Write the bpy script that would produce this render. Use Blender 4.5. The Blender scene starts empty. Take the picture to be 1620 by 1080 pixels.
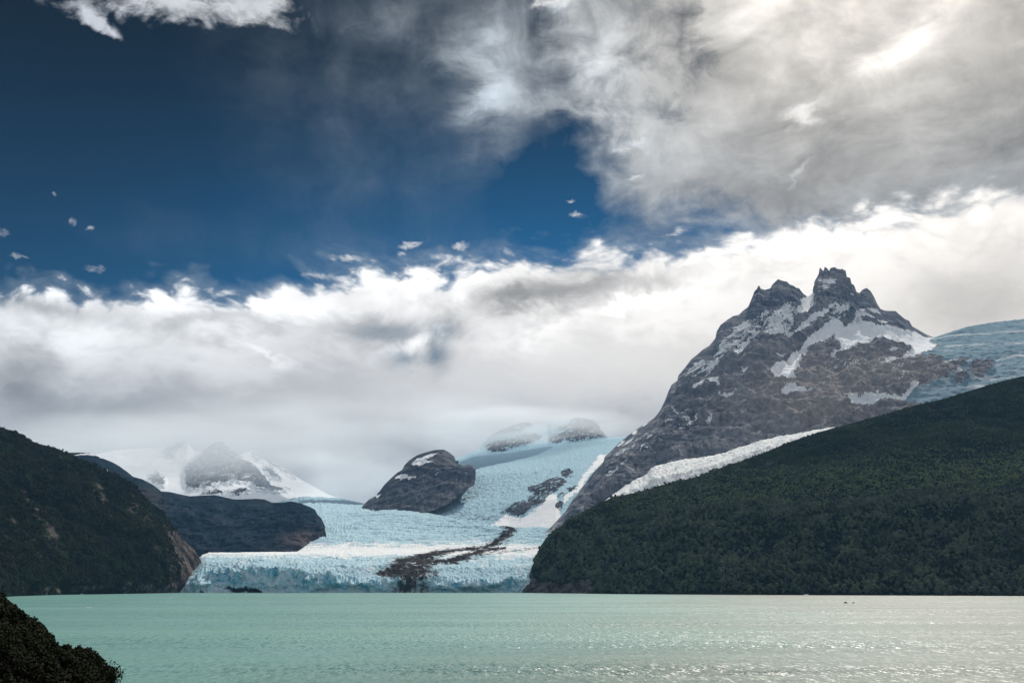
import bpy, math, random
import numpy as np

rng = np.random.default_rng(7)
random.seed(7)
SC = bpy.context.scene
COL = SC.collection

# ------------------------------------------------------------------ camera
CAM_H = 42.4
LENS = 35.0
FPX = 1620 * LENS / 36.0            # focal length in photograph pixels
PITCH = math.atan(380 / FPX)        # the horizon lies 380 px under the picture's centre
cam = bpy.data.cameras.new('camera')
cam.lens = LENS
cam.sensor_width = 36
cam.clip_start = 1.0
cam.clip_end = 200000
cam_o = bpy.data.objects.new('camera', cam)
cam_o.location = (0, 0, CAM_H)
cam_o.rotation_euler = (math.pi / 2 + PITCH, 0, 0)
COL.objects.link(cam_o)
SC.camera = cam_o

# ------------------------------------------------------------------ render
SC.render.engine = 'CYCLES'
SC.view_settings.view_transform = 'Standard'
SC.view_settings.look = 'None'
SC.view_settings.exposure = 0.0
SC.view_settings.gamma = 1.0
SC.view_settings.use_curve_mapping = False
cy = SC.cycles
cy.use_denoising = True
cy.max_bounces = 5
cy.diffuse_bounces = 2
cy.glossy_bounces = 2
cy.transmission_bounces = 2
cy.volume_bounces = 2
cy.transparent_max_bounces = 4
cy.caustics_reflective = False
cy.caustics_refractive = False

SUN_EL = math.radians(44)
SUN_AZ = math.radians(22.5)           # to the right of the view direction (+Y)
SUN_DIR = np.array([math.sin(SUN_AZ) * math.cos(SUN_EL), math.cos(SUN_AZ) * math.cos(SUN_EL), math.sin(SUN_EL)])


# ------------------------------------------------------------------ node helpers
class NT:
    """Short hand for building node trees: every value is a socket or a number."""
    def __init__(self, tree):
        self.t = tree
        self.t.nodes.clear()

    def n(self, kind, **kw):
        nd = self.t.nodes.new(kind)
        for k, v in kw.items():
            setattr(nd, k, v)
        return nd

    def put(self, sock, v):
        if isinstance(v, bpy.types.NodeSocket):
            self.t.links.new(v, sock)
        elif v is not None:
            if isinstance(v, (tuple, list)) and len(v) == 3 and sock.type == 'RGBA':
                v = tuple(v) + (1,)
            sock.default_value = v

    def m(self, op, a, b=None, c=None, clamp=False):
        nd = self.n('ShaderNodeMath', operation=op, use_clamp=clamp)
        self.put(nd.inputs[0], a)
        if b is not None: self.put(nd.inputs[1], b)
        if c is not None: self.put(nd.inputs[2], c)
        return nd.outputs[0]

    def add(self, a, b): return self.m('ADD', a, b)
    def sub(self, a, b): return self.m('SUBTRACT', a, b)
    def mul(self, a, b): return self.m('MULTIPLY', a, b)
    def clamp(self, a): return self.m('ADD', a, 0.0, clamp=True)

    def vm(self, op, a, b=None, out=0):
        nd = self.n('ShaderNodeVectorMath', operation=op)
        self.put(nd.inputs[0], a)
        if b is not None:
            self.put(nd.inputs[3 if op == 'SCALE' else 1], b)
        return nd.outputs['Value'] if out == 1 else nd.outputs[0]

    def xyz(self, x, y, z):
        nd = self.n('ShaderNodeCombineXYZ')
        self.put(nd.inputs[0], x); self.put(nd.inputs[1], y); self.put(nd.inputs[2], z)
        return nd.outputs[0]

    def sep(self, v):
        nd = self.n('ShaderNodeSeparateXYZ')
        self.put(nd.inputs[0], v)
        return nd.outputs

    def ss(self, x, a, b, lo=0.0, hi=1.0):
        nd = self.n('ShaderNodeMapRange', interpolation_type='SMOOTHSTEP')
        self.put(nd.inputs['Value'], x)
        self.put(nd.inputs['From Min'], a); self.put(nd.inputs['From Max'], b)
        self.put(nd.inputs['To Min'], lo); self.put(nd.inputs['To Max'], hi)
        return nd.outputs[0]

    def lin(self, x, a, b, lo=0.0, hi=1.0):
        nd = self.n('ShaderNodeMapRange')
        self.put(nd.inputs['Value'], x)
        self.put(nd.inputs['From Min'], a); self.put(nd.inputs['From Max'], b)
        self.put(nd.inputs['To Min'], lo); self.put(nd.inputs['To Max'], hi)
        return nd.outputs[0]

    def mix(self, f, a, b, blend='MIX'):
        nd = self.n('ShaderNodeMix', data_type='RGBA', blend_type=blend)
        self.put(nd.inputs[0], f); self.put(nd.inputs[6], a); self.put(nd.inputs[7], b)
        return nd.outputs[2]

    def noise(self, vec, scale, detail=6.0, rough=0.55, dist=0.0, kind='FBM', lac=2.0):
        nd = self.n('ShaderNodeTexNoise', noise_dimensions='3D', noise_type=kind)
        if vec is not None: self.put(nd.inputs['Vector'], vec)
        nd.inputs['Scale'].default_value = scale
        nd.inputs['Detail'].default_value = detail
        nd.inputs['Roughness'].default_value = rough
        nd.inputs['Lacunarity'].default_value = lac
        nd.inputs['Distortion'].default_value = dist
        return nd.outputs

    def mapv(self, vec, loc=(0, 0, 0), rot=(0, 0, 0), scale=(1, 1, 1), kind='POINT'):
        nd = self.n('ShaderNodeMapping', vector_type=kind)
        self.put(nd.inputs['Vector'], vec)
        nd.inputs['Location'].default_value = loc
        nd.inputs['Rotation'].default_value = rot
        nd.inputs['Scale'].default_value = scale
        return nd.outputs[0]


# ------------------------------------------------------------------ pixel <-> world helpers (survey of the photograph)
def ray(u, v):
    u = np.asarray(u, float); v = np.asarray(v, float)
    x = (u - 810) / FPX
    y = (540 - v) / FPX
    f = math.cos(PITCH) - y * math.sin(PITCH)
    up = math.sin(PITCH) + y * math.cos(PITCH)
    return x, f, up


def world(u, v, d):
    """Point seen at pixel (u, v) and lying d metres north of the camera."""
    x, f, up = ray(u, v)
    d = np.asarray(d, float)
    return np.stack([x / f * d, d + 0 * x, CAM_H + up / f * d], -1)


def dwater(v):
    x, f, up = ray(0, v)
    return CAM_H * f / np.maximum(-up, 1e-3)


def azel(u, v):
    x, f, up = ray(u, v)
    return float(np.arctan2(x, f)), float(np.arctan2(up, np.hypot(x, f)))


# ------------------------------------------------------------------ world: sky and clouds, all by direction
def build_world():
    w = bpy.data.worlds.new('World')
    SC.world = w
    w.use_nodes = True
    N = NT(w.node_tree)
    tc = N.n('ShaderNodeTexCoord')
    D = N.vm('NORMALIZE', tc.outputs['Generated'])
    dx, dy, dz = N.sep(D)
    az = N.m('ARCTAN2', dx, dy)
    el = N.m('ARCSINE', N.m('MINIMUM', N.m('MAXIMUM', dz, -0.999), 0.999))
    AE = N.xyz(az, el, 0.0)
    PX = 1.0 / FPX

    sky = N.n('ShaderNodeTexSky', sky_type='NISHITA', sun_disc=False, sun_elevation=SUN_EL, sun_rotation=SUN_AZ,
              altitude=1800.0, air_density=1.0, dust_density=0.25, ozone_density=3.0)
    blue = N.mix(1.0, sky.outputs[0], (0.020, 0.225, 0.315), 'MULTIPLY')
    blue = N.vm('SCALE', blue, N.mul(N.ss(el, 0.14, 0.56, 1.75, 0.15), N.ss(az, -0.55, 0.05, 0.50, 1.1)))

    # soft warped noises in direction space
    stretch = N.xyz(dx, dy, N.mul(dz, 1.7))
    half = (0.5, 0.5, 0.5)
    warp = N.noise(stretch, 7.0, 3, 0.5)[1]
    wv = N.vm('SCALE', N.vm('SUBTRACT', warp, half), 0.10)
    P1 = N.vm('ADD', stretch, wv)
    n_big = N.noise(P1, 6.0, 5, 0.52)[0]
    n_mid = N.noise(P1, 16.0, 9, 0.60)[0]
    n_fine = N.noise(P1, 46.0, 9, 0.62)[0]
    puff = N.n('ShaderNodeTexVoronoi', feature='SMOOTH_F1', voronoi_dimensions='3D')
    N.put(puff.inputs['Vector'], N.vm('ADD', P1, N.vm('SCALE', N.vm('SUBTRACT', N.noise(stretch, 60.0, 4, .6)[1], half), 0.012)))
    puff.inputs['Scale'].default_value = 34.0
    puff.inputs['Detail'].default_value = 2.0
    puff.inputs['Smoothness'].default_value = 0.6
    n_puff = puff.outputs['Distance']
    # streaks that fall from the high veil
    lean = N.xyz(N.add(dx, N.mul(dz, 0.22)), dy, N.mul(dz, 0.22))
    n_streak = N.noise(N.vm('ADD', lean, N.vm('SCALE', wv, 0.7)), 17.0, 9, 0.62)[0]
    AEW = N.vm('ADD', AE, N.vm('SCALE', N.vm('SUBTRACT', N.noise(P1, 16.0, 6, 0.6)[1], half), 0.070))
    AEF = N.vm('ADD', AE, N.vm('SCALE', N.vm('SUBTRACT', N.noise(P1, 40.0, 6, 0.62)[1], half), 0.022))

    last = [None]

    def blob(u, v, ru, rv, rot=0.0, src=AE):
        a, e = azel(u, v)
        if last[0] is not None:                              # evaluate one after the other: keeps the shader's stack small
            nd = N.n('ShaderNodeVectorMath', operation='MULTIPLY_ADD')
            N.put(nd.inputs[0], last[0]); nd.inputs[1].default_value = (1e-9, 1e-9, 0); N.put(nd.inputs[2], src)
            src = nd.outputs[0]
        q = N.mapv(src, (a, e, 0), (0, 0, -rot), (ru * PX, rv * PX, 1), 'TEXTURE')
        return N.m('EXPONENT', N.mul(N.vm('DOT_PRODUCT', q, q, 1), -1.0))

    def total(items, src=AEW):
        s = None
        for it in items:
            u, v, ru, rv, k = it[:5]
            b = N.mul(blob(u, v, ru, rv, it[5] if len(it) > 5 else 0.0, src), k)
            s = b if s is None else N.add(s, b)
            last[0] = s
        return s

    # --- low cloud bank that rides on the mountains
    edge_px = [(-1400, 520), (-600, 470), (-100, 452), (0, 447), (90, 442), (140, 455), (200, 450), (250, 441), (290, 434), (330, 446),
               (380, 456), (430, 440), (480, 430), (520, 418), (560, 410), (620, 404), (700, 400), (770, 400), (800, 386), (880, 388),
               (930, 378), (990, 384), (1050, 374), (1150, 360), (1250, 340), (1340, 318), (1450, 300), (1560, 278),
               (1620, 270), (1900, 235), (2600, 215)]
    pts = [azel(u, v) for u, v in edge_px]
    A0, A1 = -1.2, 1.2
    fc = N.n('ShaderNodeFloatCurve')
    N.put(fc.inputs['Value'], N.lin(az, A0, A1))
    cv = fc.mapping.curves[0]
    cp = [((a - A0) / (A1 - A0), e / 0.6) for a, e in pts]
    cv.points[0].location = (0.0, cp[0][1]); cv.points[1].location = (1.0, cp[-1][1])
    for x, y in cp:
        if 0.01 < x < 0.99:
            cv.points.new(x, y)
    for p in cv.points: p.handle_type = 'AUTO_CLAMPED'
    fc.mapping.update()
    edge = N.mul(fc.outputs[0], 0.6)
    delta = N.mul(N.sub(edge, el), FPX)                      # how far below the edge, in the photograph's pixels
    rag = N.add(N.add(N.mul(N.sub(n_mid, 0.5), 36.0), N.mul(N.sub(n_fine, 0.5), 36.0)), N.mul(N.sub(0.32, n_puff), 46.0))
    dr = N.add(delta, rag)
    side = N.lin(az, -0.45, 0.45)
    soft = N.lin(side, 0.2, 1.0, 14.0, 26.0)
    bank = N.ss(N.m('DIVIDE', dr, soft), -0.75, 1.0)
    # a thin veil spills over the rim
    spill = N.mul(N.ss(N.add(dr, N.mul(N.sub(n_mid, .5), 60.0)), -42.0, 8.0), 0.34)

    darks = total([(890, 462, 130, 28, 1.5, -.10), (810, 480, 60, 22, .9), (1010, 440, 80, 14, .45, -.15), (930, 500, 60, 14, .35), (610, 520, 90, 20, .8), (700, 515, 34, 18, .7), (690, 560, 24, 24, .6), (560, 535, 60, 22, .4),
                   (25, 590, 55, 50, 1.0), (50, 476, 70, 14, .75), (110, 486, 50, 14, .4), (300, 512, 170, 13, .55, -.06), (420, 545, 150, 16, .35), (210, 560, 60, 26, .25),
                   (150, 630, 160, 40, .30), (480, 600, 130, 50, .14), (190, 670, 140, 50, .25), (400, 690, 180, 50, .32), (575, 735, 110, 60, .60),
                   (955, 680, 90, 50, .50), (1490, 470, 70, 50, .50), (1580, 470, 90, 60, .40), (1200, 432, 100, 14, .45, -.12), (1130, 425, 80, 10, .3, -.12),
                   (1600, 400, 60, 30, .25), (1400, 340, 120, 10, .15, -.15), (860, 665, 60, 24, .25)])
    lights = total([(662, 534, 36, 15, 1.6, -.35), (735, 470, 22, 12, .5), (740, 600, 140, 80, .22), (1010, 545, 190, 80, .30, -.3), (838, 540, 60, 16, .55), (860, 560, 120, 20, .25), (940, 500, 80, 9, .5, -.30), (1060, 465, 120, 9, .6, -.18),
                    (240, 470, 230, 16, .45), (440, 480, 130, 18, .45, .15), (640, 445, 170, 30, .50), (360, 535, 120, 12, .30, .1), (430, 556, 40, 7, .55, .5), (1180, 400, 200, 22, .45, -.15),
                    (1400, 345, 220, 24, .5, -.15), (1400, 500, 110, 80, .18), (640, 650, 90, 50, .24), (120, 545, 90, 22, .30), (90, 450, 120, 8, .3)])
    # shading inside: bright sunlit rim, grey body, misty foot
    col = N.mix(N.ss(dr, 55.0, 165.0), N.mix(side, (0.93, 0.945, 0.96), (1.02, 0.97, 0.91)), N.mix(side, (0.47, 0.485, 0.51), (0.74, 0.70, 0.645)))
    col = N.mix(N.ss(dr, 170.0, 330.0), col, N.mix(side, (0.29, 0.335, 0.39), (0.49, 0.50, 0.52)))
    tex = N.add(N.add(N.mul(N.sub(n_mid, 0.5), 0.75), N.mul(N.sub(n_fine, 0.5), 0.45)), N.mul(N.sub(0.40, n_puff), N.ss(dr, 15.0, 120.0, 0.9, 0.15)))
    tex = N.mul(tex, N.ss(dr, 0.0, 70.0, 0.55, 1.0))
    fade = N.ss(dr, 20.0, 300.0, 1.0, 0.30)
    lum = N.add(N.mul(N.mul(tex, fade), 0.85), N.sub(lights, darks))
    gain = N.m('EXPONENT', N.mul(lum, 0.80))
    gain = N.m('DIVIDE', N.mul(gain, 1.36), N.m('SQRT', N.add(1.0, N.mul(N.mul(gain, gain), 0.72))))
    bank_col = N.vm('SCALE', col, gain)
    sd = N.vm('DOT_PRODUCT', D, tuple(float(k) for k in SUN_DIR), 1)
    bank_col = N.vm('ADD', bank_col, N.vm('SCALE', (1.0, 0.93, 0.84), N.mul(N.m('POWER', N.m('MAXIMUM', sd, 0.0), 9.0), 0.30)))
    hole = N.clamp(N.mul(total([(620, 526, 60, 14, .75), (702, 520, 24, 13, .85), (694, 558, 18, 22, .75), (640, 568, 30, 13, .55)], AEF), N.lin(n_mid, .35, .65, .5, 1.3)))
    bank_col = N.mix(hole, bank_col, (0.125, 0.185, 0.25))

    # --- high veil to the right: torn, translucent, with falling streaks
    veil = total([(1520, 40, 420, 190, 1.15), (1150, 40, 130, 130, .62), (1190, 235, 200, 110, .80), (1500, 250, 300, 110, .95),
                  (790, 150, 46, 80, .80, .25), (735, 110, 50, 26, .65, .4), (880, 50, 110, 50, .50), (1020, 290, 70, 90, .50), (980, 130, 110, 50, .60), (860, 160, 70, 16, .5), (660, 40, 120, 50, .15), (620, 200, 190, 170, .11),
                  (440, 120, 160, 120, .03), (1900, 150, 400, 300, 1.0), (1400, -320, 700, 260, .9), (560, 400, 400, 40, .10)])
    gaps = total([(1090, 60, 50, 60, .50), (850, 30, 34, 60, .45, .4), (1240, 250, 50, 30, .20), (860, 280, 80, 80, .28), (1120, 352, 70, 18, .55), (930, 330, 60, 60, .18), (1050, 180, 60, 20, .25), (940, 210, 50, 30, .3)])
    vn = N.add(N.mul(N.sub(n_streak, 0.5), 1.9), N.mul(N.sub(n_mid, 0.5), 1.2))
    vden = N.clamp(N.mul(N.sub(N.mul(veil, N.add(0.94, vn)), N.add(gaps, 0.02)), 1.0))
    vlight = total([(1430, 78, 100, 28, .75, -.45), (1370, 108, 60, 12, .35, -.1), (1270, 172, 34, 11, 1.1), (870, 8, 60, 18, 1.3), (790, 150, 30, 80, .45), (1220, 30, 130, 50, .40), (960, 120, 100, 46, .45), (1000, 240, 36, 9, .7),
                    (1255, 272, 22, 7, .8, -.6), (1700, -80, 260, 160, .5)])
    vdark = total([(1480, 245, 220, 50, .42), (1610, 60, 50, 110, .75), (1240, 310, 200, 36, .40), (1090, 70, 80, 60, .55), (1330, 190, 110, 36, .25), (900, 210, 70, 60, .25), (1540, 180, 90, 20, .25)])
    vlum = N.add(N.sub(vlight, vdark), N.add(N.mul(N.sub(n_mid, 0.5), 1.9), N.mul(N.sub(n_streak, 0.5), 1.2)))
    vcol = N.vm('SCALE', N.mix(N.ss(az, -0.1, 0.35), (0.25, 0.305, 0.36), N.mix(N.ss(el, .30, .52), (0.265, 0.285, 0.305), (0.345, 0.325, 0.30))), N.m('EXPONENT', N.mul(vlum, 0.85)))
    sd = N.vm('DOT_PRODUCT', D, tuple(float(k) for k in SUN_DIR), 1)
    glow = N.add(N.mul(N.m('POWER', N.m('MAXIMUM', sd, 0.0), 90.0), 1.8), N.mul(N.m('POWER', N.m('MAXIMUM', sd, 0.0), 9.0), 0.36))
    vcol = N.vm('ADD', vcol, N.vm('SCALE', (1.0, 0.93, 0.83), N.mul(glow, N.lin(n_mid, .3, .7, .65, 1.35))))

    # --- small broken clouds
    wisps = total([(250, -14, 210, 30, 1.2), (140, 24, 44, 18, .8, .3), (405, 6, 34, 26, .7, .5), (150, 44, 24, 12, .7), (60, 8, 60, 14, .45), (875, 6, 60, 16, .9), (-300, 30, 200, 60, .8)])
    wisps = N.add(wisps, total([(112, 352, 10, 7, .72, -.5), (143, 360, 6, 5, .65), (2, 367, 14, 7, .75), (155, 423, 22, 6, .78), (25, 407, 18, 4, .5), (84, 307, 4, 3, .5),
                   (650, 386, 20, 6, .9), (725, 388, 17, 10, .95), (640, 401, 14, 6, .75), (915, 341, 17, 5, .75), (990, 240, 34, 7, .5), (905, 316, 13, 4, .55), (500, 434, 40, 6, .8), (548, 411, 34, 6, .8),
                   (1268, 173, 34, 10, .85), (1005, 283, 20, 4, .55), (940, 350, 30, 5, .45), (1060, 370, 50, 7, .7, -.1), (1130, 190, 16, 3, .5)], AEF))
    wn = N.add(N.mul(N.sub(n_fine, 0.5), 3.2), N.mul(N.sub(n_mid, 0.5), 1.6))
    wden = N.mul(N.ss(N.add(wisps, N.mul(wn, N.m('MINIMUM', N.mul(wisps, 1.2), 0.6))), 0.25, 1.15), 0.95)
    wcol = N.vm('SCALE', N.mix(side, (0.58, 0.61, 0.66), (0.95, 0.92, 0.88)), N.lin(n_fine, .3, .7, .8, 1.2))

    # --- the part of the sky behind the camera: unseen soft cloud, its brightness raised as fill light
    back = N.ss(dy, 0.45, 0.0)
    bden = N.mul(N.mul(N.ss(N.noise(stretch, 2.6, 6, 0.55)[0], 0.36, 0.58), back), 0.92)

    S = 0.1                                                    # background strength; cloud colours are divided by it
    def lit(c): return N.vm('SCALE', c, 1.0 / S)
    out = N.mix(vden, blue, lit(vcol))
    out = N.mix(spill, out, lit((0.40, 0.46, 0.52)))
    out = N.mix(wden, out, lit(wcol))
    out = N.mix(bden, out, lit((0.70, 0.72, 0.76)))
    out = N.mix(bank, out, lit(bank_col))
    bg = N.n('ShaderNodeBackground')
    N.put(bg.inputs['Color'], out)
    bg.inputs['Strength'].default_value = S
    o = N.n('ShaderNodeOutputWorld')
    N.t.links.new(bg.outputs[0], o.inputs['Surface'])
    w.cycles.sampling_method = 'MANUAL'
    w.cycles.sample_map_resolution = 512


build_world()

sun = bpy.data.lights.new('sun', 'SUN')
sun.energy = 4.4
sun.angle = math.radians(0.6)
sun.color = (1.0, 0.94, 0.84)
sun_o = bpy.data.objects.new('sun', sun)
sun_o.rotation_euler = (math.pi / 2 - SUN_EL, 0, math.pi - SUN_AZ)
sun_o.location = (3000, 5000, 5000)
COL.objects.link(sun_o)

# ------------------------------------------------------------------ noise in numpy
_perm = rng.permutation(256)
_perm = np.concatenate([_perm, _perm, _perm])
_g = rng.normal(size=(256, 3)); _g /= np.linalg.norm(_g, axis=1)[:, None]
_g = _g.astype(np.float32)


def perlin(p):
    p = np.asarray(p, np.float64)
    i = np.floor(p).astype(np.int64)
    f = (p - i).astype(np.float32)
    i &= 255
    u = f * f * f * (f * (f * 6 - 15) + 10)
    r = 0
    for a in (0, 1):
        ia = _perm[i[:, 0] + a]; wa = u[:, 0] if a else 1 - u[:, 0]
        for b in (0, 1):
            ib = _perm[ia + i[:, 1] + b]; wb = u[:, 1] if b else 1 - u[:, 1]
            for c in (0, 1):
                ic = _perm[ib + i[:, 2] + c]; wc = u[:, 2] if c else 1 - u[:, 2]
                g = _g[ic & 255]
                r = r + wa * wb * wc * (g[:, 0] * (f[:, 0] - a) + g[:, 1] * (f[:, 1] - b) + g[:, 2] * (f[:, 2] - c))
    return r * 1.5


def fbm(p, octaves=5, gain=0.5, lac=2.03):
    s = 0; a = 1.0; t = 0
    for k in range(octaves):
        s = s + a * perlin(p * lac ** k + 17.3 * k)
        t += a; a *= gain
    return s / t


def ridged(p, octaves=5, gain=0.5, lac=2.03):
    s = 0; a = 1.0; t = 0
    for k in range(octaves):
        s = s + a * (1 - np.abs(perlin(p * lac ** k + 11.7 * k)) * 2)
        t += a; a *= gain
    return s / t


def billow(p, octaves=3, gain=0.5):
    s = 0; a = 1.0; t = 0
    for k in range(octaves):
        s = s + a * np.abs(perlin(p * 2.03 ** k + 5.1 * k)) * 2
        t += a; a *= gain
    return s / t


# ------------------------------------------------------------------ landforms: nets of surveyed rows
def resample(row, us):
    r = np.array(row, float)
    return np.interp(us, r[:, 0], r[:, 1]), np.interp(us, r[:, 0], r[:, 2])


class Land:
    """A net of columns (bearings) by rows (foot to crest, then down the far side)."""
    def __init__(self, u0, u1, ncol, rows, sub, smooth=6, wob=None):
        self.us = us = np.asarray(u0, float) if u1 is None else np.linspace(u0, u1, ncol)
        V, Dp = [], []
        rv = [resample(r, us) for r in rows]
        for k in range(len(rows) - 1):
            n = sub[k]
            for j in range(n):
                t = j / n
                V.append(rv[k][0] * (1 - t) + rv[k + 1][0] * t)
                Dp.append(rv[k][1] * (1 - t) + rv[k + 1][1] * t)
        V.append(rv[-1][0]); Dp.append(rv[-1][1])
        V = np.array(V); Dp = np.array(Dp)
        for _ in range(smooth):
            Dp[1:-1] = (Dp[:-2] + 2 * Dp[1:-1] + Dp[2:]) / 4
        for _ in range(smooth // 2):
            Dp[:, 1:-1] = (Dp[:, :-2] + 2 * Dp[:, 1:-1] + Dp[:, 2:]) / 4
        self.V, self.D = V, Dp
        self.U = np.broadcast_to(us, V.shape).copy()
        self.T = np.broadcast_to(np.linspace(0, 1, V.shape[0])[:, None], V.shape).copy()
        self.P = world(self.U, V, Dp)
        self.nf = V.shape[0]

    def normals(self):
        P = self.P
        du = np.gradient(P, axis=1); dv = np.gradient(P, axis=0)
        n = np.cross(du, dv)
        n /= np.maximum(np.linalg.norm(n, axis=2), 1e-6)[..., None]
        n[(n[..., 1] > 0) & (n[..., 2] < 0)] *= -1
        return n

    def flat(self): return self.P.reshape(-1, 3)

    def push(self, amt, direction=None):
        n = self.normals() if direction is None else np.broadcast_to(np.array(direction, float), self.P.shape)
        self.P = self.P + n * amt[..., None]

    def close(self, back=600.0, drop=None, nback=10, skirt=None, zmin=-40.0):
        """add the far side (falling away behind the crest) and a skirt under the foot"""
        P = self.P
        out = []
        if skirt is not None:
            s = P[0].copy(); s[:, 2] = np.minimum(s[:, 2] - skirt, s[:, 2]); s[:, 1] -= 4
            out.append(s[None])
        out.append(P)
        c = P[-1]
        dirs = c[:, :2] / np.linalg.norm(c[:, :2], axis=1)[:, None]
        rows = []
        for k in range(1, nback + 1):
            t = k / nback
            q = c.copy()
            q[:, :2] += dirs * back * t
            base = zmin if drop is None else np.maximum(c[:, 2] - drop, zmin)
            q[:, 2] = c[:, 2] + (np.minimum(base, c[:, 2]) - c[:, 2]) * (t ** 1.4)
            if k < nback:
                q[:, 2] += fbm(q / 180.0, 4) * 60 * math.sin(math.pi * t) * min(1, back / 600)
            rows.append(q)
        out.append(np.array(rows))
        self.nskirt = 1 if skirt is not None else 0
        return np.concatenate(out, 0)


def mesh_from_grid(name, G, mat, face_mask=None, attrs=None, smooth=True):
    nr, nc = G.shape[:2]
    idx = np.arange(nr * nc).reshape(nr, nc)
    q = np.stack([idx[:-1, :-1], idx[:-1, 1:], idx[1:, 1:], idx[1:, :-1]], -1).reshape(-1, 4)
    if face_mask is not None:
        q = q[face_mask.reshape(-1)]
    used = np.unique(q)
    remap = np.full(nr * nc, -1); remap[used] = np.arange(len(used))
    q = remap[q]
    co = G.reshape(-1, 3)[used].astype(np.float32)
    org = np.array([co[:, 0].mean(), co[:, 1].mean(), max(0.0, co[:, 2].min())], np.float32)
    me = bpy.data.meshes.new(name)
    me.vertices.add(len(co)); me.vertices.foreach_set('co', (co - org).ravel())
    me.loops.add(len(q) * 4); me.loops.foreach_set('vertex_index', q.astype(np.int32).ravel())
    me.polygons.add(len(q))
    me.polygons.foreach_set('loop_start', np.arange(0, len(q) * 4, 4, dtype=np.int32))
    me.polygons.foreach_set('use_smooth', np.full(len(q), smooth))
    for an, arr in (attrs or {}).items():
        a = me.attributes.new(an, 'FLOAT', 'POINT')
        a.data.foreach_set('value', np.ascontiguousarray(arr.reshape(-1)[used], np.float32))
    me.update(calc_edges=True)
    me.materials.append(mat)
    o = bpy.data.objects.new(name, me)
    o.location = org
    COL.objects.link(o)
    return o


def pad(A, G, nsk, fill=None):
    """extend an attribute of the net to the closed grid"""
    out = np.zeros(G.shape[:2])
    out[nsk:nsk + A.shape[0]] = A
    if nsk: out[0] = A[0]
    out[nsk + A.shape[0]:] = A[-1] if fill is None else fill
    return out


def sdist(U, V, poly):
    """signed distance (px, inside positive) from a survey polygon"""
    p = np.array(poly, float)
    x, y = U.ravel(), V.ravel()
    res = np.full(x.shape, -99.0)
    m = (x > p[:, 0].min() - 12) & (x < p[:, 0].max() + 12) & (y > p[:, 1].min() - 12) & (y < p[:, 1].max() + 12)
    if not m.any(): return res.reshape(U.shape)
    x, y = x[m], y[m]
    ins = np.zeros(x.shape, bool); dmin = np.full(x.shape, 1e9)
    for (x0, y0), (x1, y1) in zip(p, np.roll(p, -1, 0)):
        c = ((y0 > y) != (y1 > y))
        xi = (x1 - x0) * (y - y0) / (y1 - y0 + 1e-12) + x0
        ins ^= c & (x < xi)
        ex, ey = x1 - x0, y1 - y0
        t = np.clip(((x - x0) * ex + (y - y0) * ey) / (ex * ex + ey * ey + 1e-9), 0, 1)
        dmin = np.minimum(dmin, np.hypot(x - x0 - t * ex, y - y0 - t * ey))
    res[m] = np.where(ins, dmin, -dmin)
    return res.reshape(U.shape)


def tag(o, label=None, cat=None, group=None, kind=None):
    if label: o['label'] = label
    if cat: o['category'] = cat
    if group: o['group'] = group
    if kind: o['kind'] = kind
    return o


# ------------------------------------------------------------------ materials
def material(name, build):
    m = bpy.data.materials.new(name)
    m.use_nodes = True
    N = NT(m.node_tree)
    b = N.n('ShaderNodeBsdfPrincipled')
    o = N.n('ShaderNodeOutputMaterial')
    N.t.links.new(b.outputs[0], o.inputs['Surface'])
    b.inputs['Specular IOR Level'].default_value = 0.0
    build(N, b)
    return m


def bump(N, b, h, dist, strength=1.0):
    nd = N.n('ShaderNodeBump')
    nd.inputs['Strength'].default_value = strength
    nd.inputs['Distance'].default_value = dist
    N.put(nd.inputs['Height'], h)
    N.t.links.new(nd.outputs[0], b.inputs['Normal'])


def attr(N, name):
    a = N.n('ShaderNodeAttribute')
    a.attribute_name = name
    return a.outputs['Fac']


def rock_material(name, c_dark, c_mid, c_light, scale=1.0, warm=None, tilt=0.35):
    def build(N, b):
        g = N.n('ShaderNodeNewGeometry')
        P = g.outputs['Position']
        wob = N.vm('SCALE', N.vm('SUBTRACT', N.noise(P, 0.006 / scale, 4)[1], (.5, .5, .5)), 90.0 * scale)
        Q = N.vm('ADD', P, wob)
        big = N.noise(Q, 0.0035 / scale, 6, 0.6)[0]
        fine = N.noise(P, 0.035 / scale, 6, 0.68)[0]
        x, y, z = N.sep(Q)
        strat = N.noise(N.xyz(N.mul(x, 0.15), N.mul(y, 0.15), N.add(z, N.mul(x, tilt))), 0.022 / scale, 5, 0.6)[0]
        crack = N.noise(N.xyz(x, y, N.mul(z, 0.22)), 0.03 / scale, 6, 0.65)[0]
        c = N.mix(N.ss(big, 0.36, 0.64), c_dark, c_mid)
        c = N.mix(N.mul(N.ss(strat, 0.47, 0.60), 0.8), c, c_light)
        c = N.mix(N.mul(N.ss(crack, 0.52, 0.36), 0.75), c, tuple(k * 0.45 for k in c_dark))
        if warm:
            c = N.mix(N.clamp(N.mul(attr(N, 'warm'), N.ss(N.noise(Q, 0.006 / scale, 5)[0], 0.3, 0.6, 0.55, 1.0))), c, warm)
        k = N.lin(fine, 0.25, 0.75, 0.62, 1.40)
        c = N.vm('SCALE', c, k)
        N.put(b.inputs['Base Color'], c)
        b.inputs['Roughness'].default_value = 0.85
        bump(N, b, N.add(N.mul(fine, 0.5), N.mul(crack, 1.0)), 10.0 * scale, 0.8)
    return material(name, build)


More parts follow.
